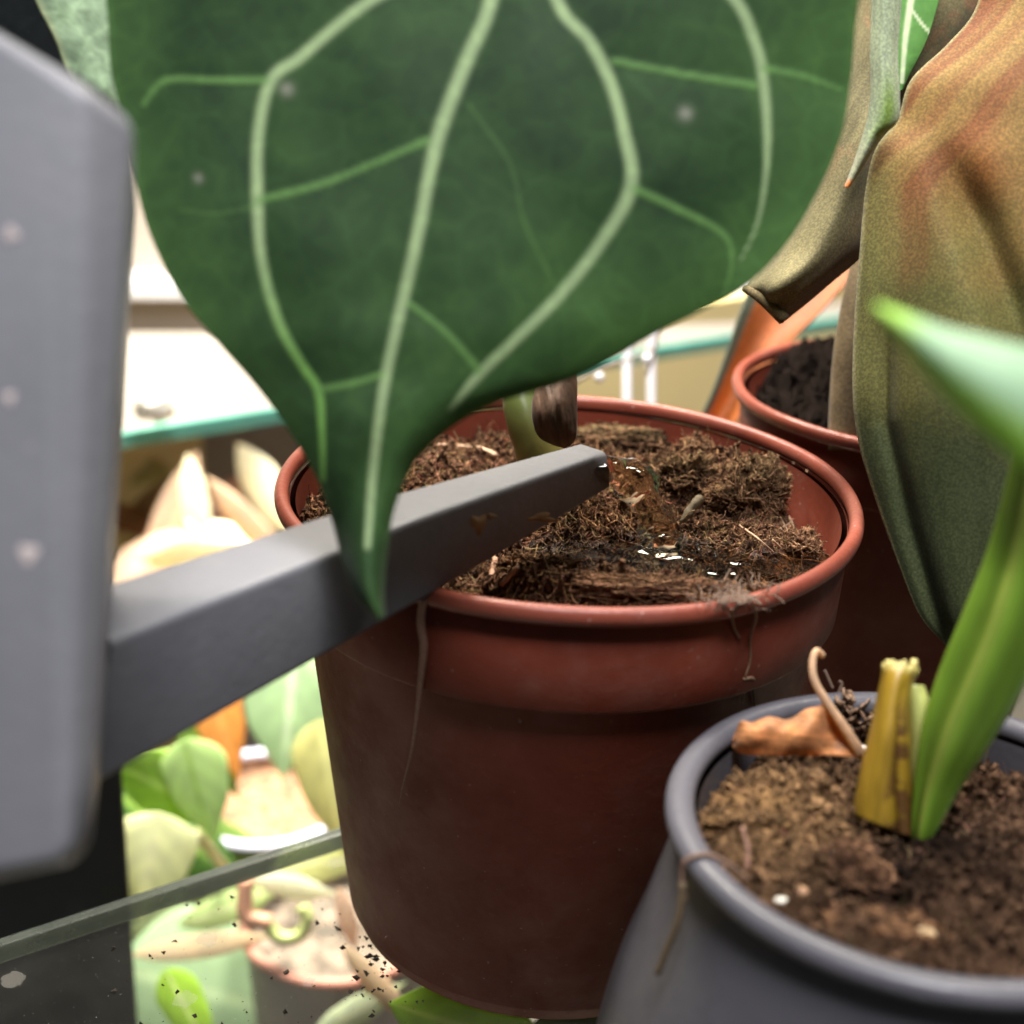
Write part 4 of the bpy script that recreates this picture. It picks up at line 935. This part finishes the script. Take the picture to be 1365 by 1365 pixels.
# ------------------------------------------------------------------ clear tube and beads at the back
at_ = thing('clear_tube', 'clear acrylic tube with two bright lines behind the pot', 'tube', V(at(855., 560., .52)))
acr = simple('acrylic_line', (.72, .70, .74), .15, .05)
for u in (836, 868):
    P = [at(float(u), float(b), .56) for b in (400, 470, 540, 610)]; v, f = tube(spline(P, 10), .0016, 8); obj('tube_wall', mesh('tube_wall', v, f), acr, at_)
gm = glassmat('clear_acrylic', (.95, .95, .93), .05, (.8, .8, .8), .02, False, 1.2)
v, f = tube(spline([at(852., float(b), .562) for b in (400, 470, 540, 610)], 10), .0050, 20); obj('tube_body', mesh('tube_body', v, f), gm, at_)
bw_ = thing('bead_wire', 'thin wire with clear glass beads hanging behind the pot', 'wire', V(at(800., 500., .5)))
wm = simple('bead_wire_metal', (.16, .12, .09), .4)
for pts in ([(740, 520), (790, 497), (840, 478), (870, 465)], [(862, 500), (872, 470), (880, 430)], [(765, 512), (800, 490), (830, 480)]):
    v, f = tube(spline([at(float(a), float(b), .50) for a, b in pts], 20), .0005, 6); obj('strand', mesh('strand', v, f), wm, bw_)
bm = simple('glass_bead', (.9, .9, .92), .05, .02, Transmission_Weight=.5)
for u, v_ in ((862, 479), (799, 503)):
    p = at(float(u), float(v_), .499); s_ = .0017; vv, ff = lathe([(s_ * math.sin(a) + 1e-5, -s_ * math.cos(a)) for a in np.linspace(0, math.pi, 10)], 14, p); obj('bead', mesh('bead', vv, ff), bm, bw_)

# ------------------------------------------------------------------ lower plants
def oval(parent, u, v, L_, W_, ang, depth, tilt, col, col2, mat, name='leaf', curl=.14, heart=True, seed=0):
    """a real curved leaf blade centred at the point seen at (u,v); L_,W_ in pixels there; tilt about its length"""
    c = at(float(u), float(v), depth); k = depth / F
    a = math.radians(ang); ax = XC * math.cos(a) - YC * math.sin(a); bx = XC * math.sin(a) + YC * math.cos(a)
    tl = math.radians(tilt); nrm = FW; bx2 = bx * math.cos(tl) + nrm * math.sin(tl); n2 = -bx * math.sin(tl) + nrm * math.cos(tl)
    col = np.array(col); ny, nx = 40, 26; s = np.linspace(0, 1, ny)[:, None]; t = np.linspace(-1, 1, nx)[None]
    w_ = (np.sin(np.pi * s ** (.60 if heart else .85)) ** 1.15) * W_ / 2 * k; x = (s - .45) * L_ * k
    wavy = .05 * np.sin(s * 12 + seed)
    P = c + (x[..., None] + 0 * t[..., None]) * ax + ((w_ * t) * (1 + wavy))[..., None] * bx2 + ((curl * w_ * (t ** 2) * 1.0 + curl * L_ * k * (s - .4) ** 2) * np.ones_like(t))[..., None] * n2
    e = np.exp(-(t / .06) ** 2) + 0 * s; st_ = .5 + .5 * np.sin(s * 26 - np.abs(t) * 9)
    cc = np.array(col)[None, None] * (1 - .10 * st_[..., None]) + (np.array(col2) - np.array(col))[None, None] * e[..., None]
    o = obj(name, mesh(name, P.reshape(-1, 3), grid_faces(ny, nx), True, np.clip(cc.reshape(-1, 3), 0, .95)), mat, parent); solid(o, .0006); return o
ylw = (.62, .60, .26); lime = (.33, .52, .09); pink = (.88, .66, .50); wht = (.92, .86, .66); pgr = (.45, .62, .36); dgr = (.07, .16, .03); mint = (.25, .40, .26)
L1 = thing('blush_plant', 'plant with overexposed pink and cream leaves seen in the gap left of the pots', 'plant', V(at(250., 760., .72)))
B = M['bright']
oval(L1, 232, 700, 230, 62, 108, .70, 25, pink, wht, B, heart=False)
oval(L1, 258, 672, 150, 44, 82, .69, -20, wht, pink, B, heart=False)
oval(L1, 190, 752, 190, 66, 150, .69, -10, pink, wht, B, heart=False)
oval(L1, 262, 742, 150, 50, 175, .68, 20, wht, pink, B, heart=False)
oval(L1, 338, 730, 220, 52, 22, .69, 30, wht, pink, B, heart=False)
oval(L1, 330, 700, 190, 40, 48, .68, -25, pink, wht, B, heart=False)
oval(L1, 305, 665, 150, 50, 150, .75, 20, (.42, .24, .18), pink, B, heart=False)
oval(L1, 355, 655, 170, 60, 58, .72, -15, wht, wht, B, heart=False)
oval(L1, 175, 622, 110, 60, 10, .80, 10, ylw, wht, B)
oval(L1, 232, 618, 90, 50, 80, .84, 0, (.50, .58, .22), ylw, B)
oval(L1, 168, 690, 120, 40, 20, .76, 30, (.36, .18, .10), pink, B, heart=False)
oval(L1, 205, 668, 130, 34, 140, .77, 0, (.30, .20, .10), pink, B, heart=False)
oval(L1, 290, 770, 190, 50, 12, .71, 25, (.50, .32, .18), wht, B, heart=False)
oval(L1, 200, 745, 120, 70, 60, .82, 10, (.30, .30, .10), lime, B)
oval(L1, 205, 800, 300, 160, 20, .80, 20, (.2, .22, .05), lime, B)
v, f = tube(spline([at(240., 720., .715), at(250., 780., .73), at(262., 840., .75)], 12), .0016, 8); obj('stem', mesh('stem', v, f, True, np.tile([.4, .3, .15], (len(v), 1))), M['stalk'], L1)
L2 = thing('lime_plant', 'lime green heart leaved plant with variegated leaves below the glass shelf', 'plant', V(at(300., 1100., .62)))
oval(L2, 208, 1045, 160, 120, 205, .56, 20, lime, (.6, .75, .3), B)
oval(L2, 262, 1050, 150, 105, 75, .55, -20, (.50, .68, .28), lime, B)
oval(L2, 200, 1150, 150, 120, 100, .54, 10, (.80, .82, .52), (.8, .8, .55), B)
oval(L2, 385, 950, 170, 130, 95, .60, 15, pgr, (.8, .9, .75), B)
oval(L2, 440, 1045, 190, 110, 80, .57, -20, ylw, (.8, .8, .4), B)
oval(L2, 230, 1110, 240, 110, 35, .62, 15, dgr, lime, B)
oval(L2, 300, 1140, 200, 90, 20, .64, 0, (.16, .28, .06), lime, B)
oval(L2, 280, 1000, 140, 70, 60, .61, 0, (.20, .34, .06), lime, B)
oval(L2, 440, 900, 150, 90, 60, .63, 0, (.6, .75, .45), wht, B)
OR = oval(L2, 295, 965, 150, 72, 72, .60, 20, (.60, .25, .05), (.7, .35, .1), M['dry'], 'leaf'); OR['label'] = 'orange brown withered leaf'
v, f = tube(spline([at(262., 1110., .555), at(285., 1140., .57), at(310., 1170., .60)], 12), .0022, 8); obj('stem', mesh('stem', v, f, True, np.tile([.5, .5, .25], (len(v), 1))), M['stalk'], L2)
# small pot below with a white rim
cP = at(352., 1058., .66); 
LP = thing('lower_pot', 'green pot with a pale bluish white rim on the level below', 'pot', V(cP - np.array([0, 0, .10])))
bv, bf = lathe([(.001, -.10), (.030, -.10), (.036, -.003)], 60, cP); iv, jf = lathe([(.0352, -.004), (.034, -.009), (.001, -.006)], 60, cP)
obj('wall', mesh('wall', bv, bf), simple('green_pot_plastic', (.16, .26, .06), .4), LP)
o = obj('soil', mesh('soil', iv, jf), simple('orange_brown_soil', (.30, .16, .09), .9, .6, 200, .8), LP)
v, f = lathe([(.036 + .0022 * math.cos(x), -.002 + .0022 * math.sin(x)) for x in np.linspace(0, 6.28, 14)], 60, cP); obj('rim', mesh('rim', v, f), simple('white_rim_plastic', (.62, .64, .78), .4, .05), LP)
# terracotta pot seen through the glass, with leaves around
cQ = at(452., 1222., .58)
LQ = thing('plant_pot', 'pinkish terracotta pot seen through the dusty glass beside the large pot', 'pot', V(cQ - np.array([0, 0, .09])))
bv, bf = lathe([(.001, -.09), (.028, -.09), (.0355, -.003)], 70, cQ); iv, jf = lathe([(.035, -.004), (.034, -.010), (.001, -.006)], 60, cQ)
pk = simple('pink_terracotta', (.52, .22, .17), .5, .1); obj('wall', mesh('wall', bv, bf), simple('grey_lilac_pot', (.36, .33, .34), .5, .1), LQ)
obj('soil', mesh('soil', iv, jf), simple('grey_soil', (.22, .17, .14), .9, .5, 150, .8), LQ)
v, f = lathe([(.0355 + .0022 * math.cos(x), -.002 + .0022 * math.sin(x)) for x in np.linspace(0, 6.28, 14)], 80, cQ); obj('rim', mesh('rim', v, f), pk, LQ)
L3 = thing('shaded_plant', 'plant of mint and lime leaves seen through the lower glass shelf', 'plant', V(at(300., 1340., .52)))
oval(L3, 300, 1330, 330, 210, 15, .60, 10, (.36, .50, .32), (.55, .68, .45), B)
oval(L3, 440, 1360, 300, 200, 160, .64, 0, (.42, .36, .36), (.55, .5, .45), B)
oval(L3, 330, 1210, 330, 130, 165, .66, 10, (.42, .50, .26), (.7, .8, .4), B)
oval(L3, 300, 1290, 420, 300, 100, .72, 0, (.30, .38, .20), (.5, .6, .3), B)
oval(L3, 440, 1200, 300, 200, 80, .72, 0, (.45, .48, .22), (.6, .7, .3), B)
oval(L3, 252, 1352, 150, 60, 62, .53, 10, (.42, .66, .06), (.9, .95, .5), B)
oval(L3, 262, 1262, 200, 34, 352, .56, 10, (.80, .62, .46), wht, B, heart=False)
oval(L3, 300, 1212, 150, 44, 340, .57, 10, (.55, .68, .32), wht, B, heart=False)
oval(L3, 430, 1148, 150, 60, 350, .58, 10, (.70, .72, .32), wht, B)
oval(L3, 385, 1182, 120, 34, 10, .56, 0, (.85, .84, .78), wht, B, heart=False)
oval(L3, 500, 1310, 150, 32, 48, .53, 0, (.85, .66, .52), wht, B, heart=False)
oval(L3, 470, 1352, 150, 40, 330, .53, 0, (.70, .76, .60), wht, B, heart=False)
oval(L3, 462, 1222, 90, 26, 75, .55, 0, (.80, .55, .45), wht, B, heart=False)
v, f = tube(spline([at(float(a), float(b), .55) for a, b in ((356, 1232), (372, 1250), (398, 1248), (410, 1226), (402, 1208))], 20), .0026, 8); obj('stem', mesh('stem', v, f, True, np.tile([.5, .55, .22], (len(v), 1))), M['stalk'], L3)
v, f = tube(spline([at(float(a), float(b), .55) for a, b in ((328, 1172), (326, 1205), (330, 1222), (362, 1230))], 20), .0030, 8); obj('stem', mesh('stem', v, f, True, np.tile([.62, .30, .20], (len(v), 1))), M['stalk'], L3)
L4 = thing('lime_leaf', 'glowing lime green leaf under the glass at the foot of the large pot', 'leaf', V(at(610., 1370., .40)))
oval(L4, 625, 1372, 250, 120, 18, .395, 15, (.50, .72, .08), (.8, .9, .3), B, 'blade', heart=False)
oval(L4, 790, 1395, 260, 130, 170, .41, 5, (.07, .12, .03), (.12, .2, .05), B, 'blade', heart=False)

try:
    scene.cycles.transparent_max_bounces = 16; scene.cycles.max_bounces = 10; scene.cycles.caustics_refractive = False; scene.cycles.caustics_reflective = False
except Exception: pass
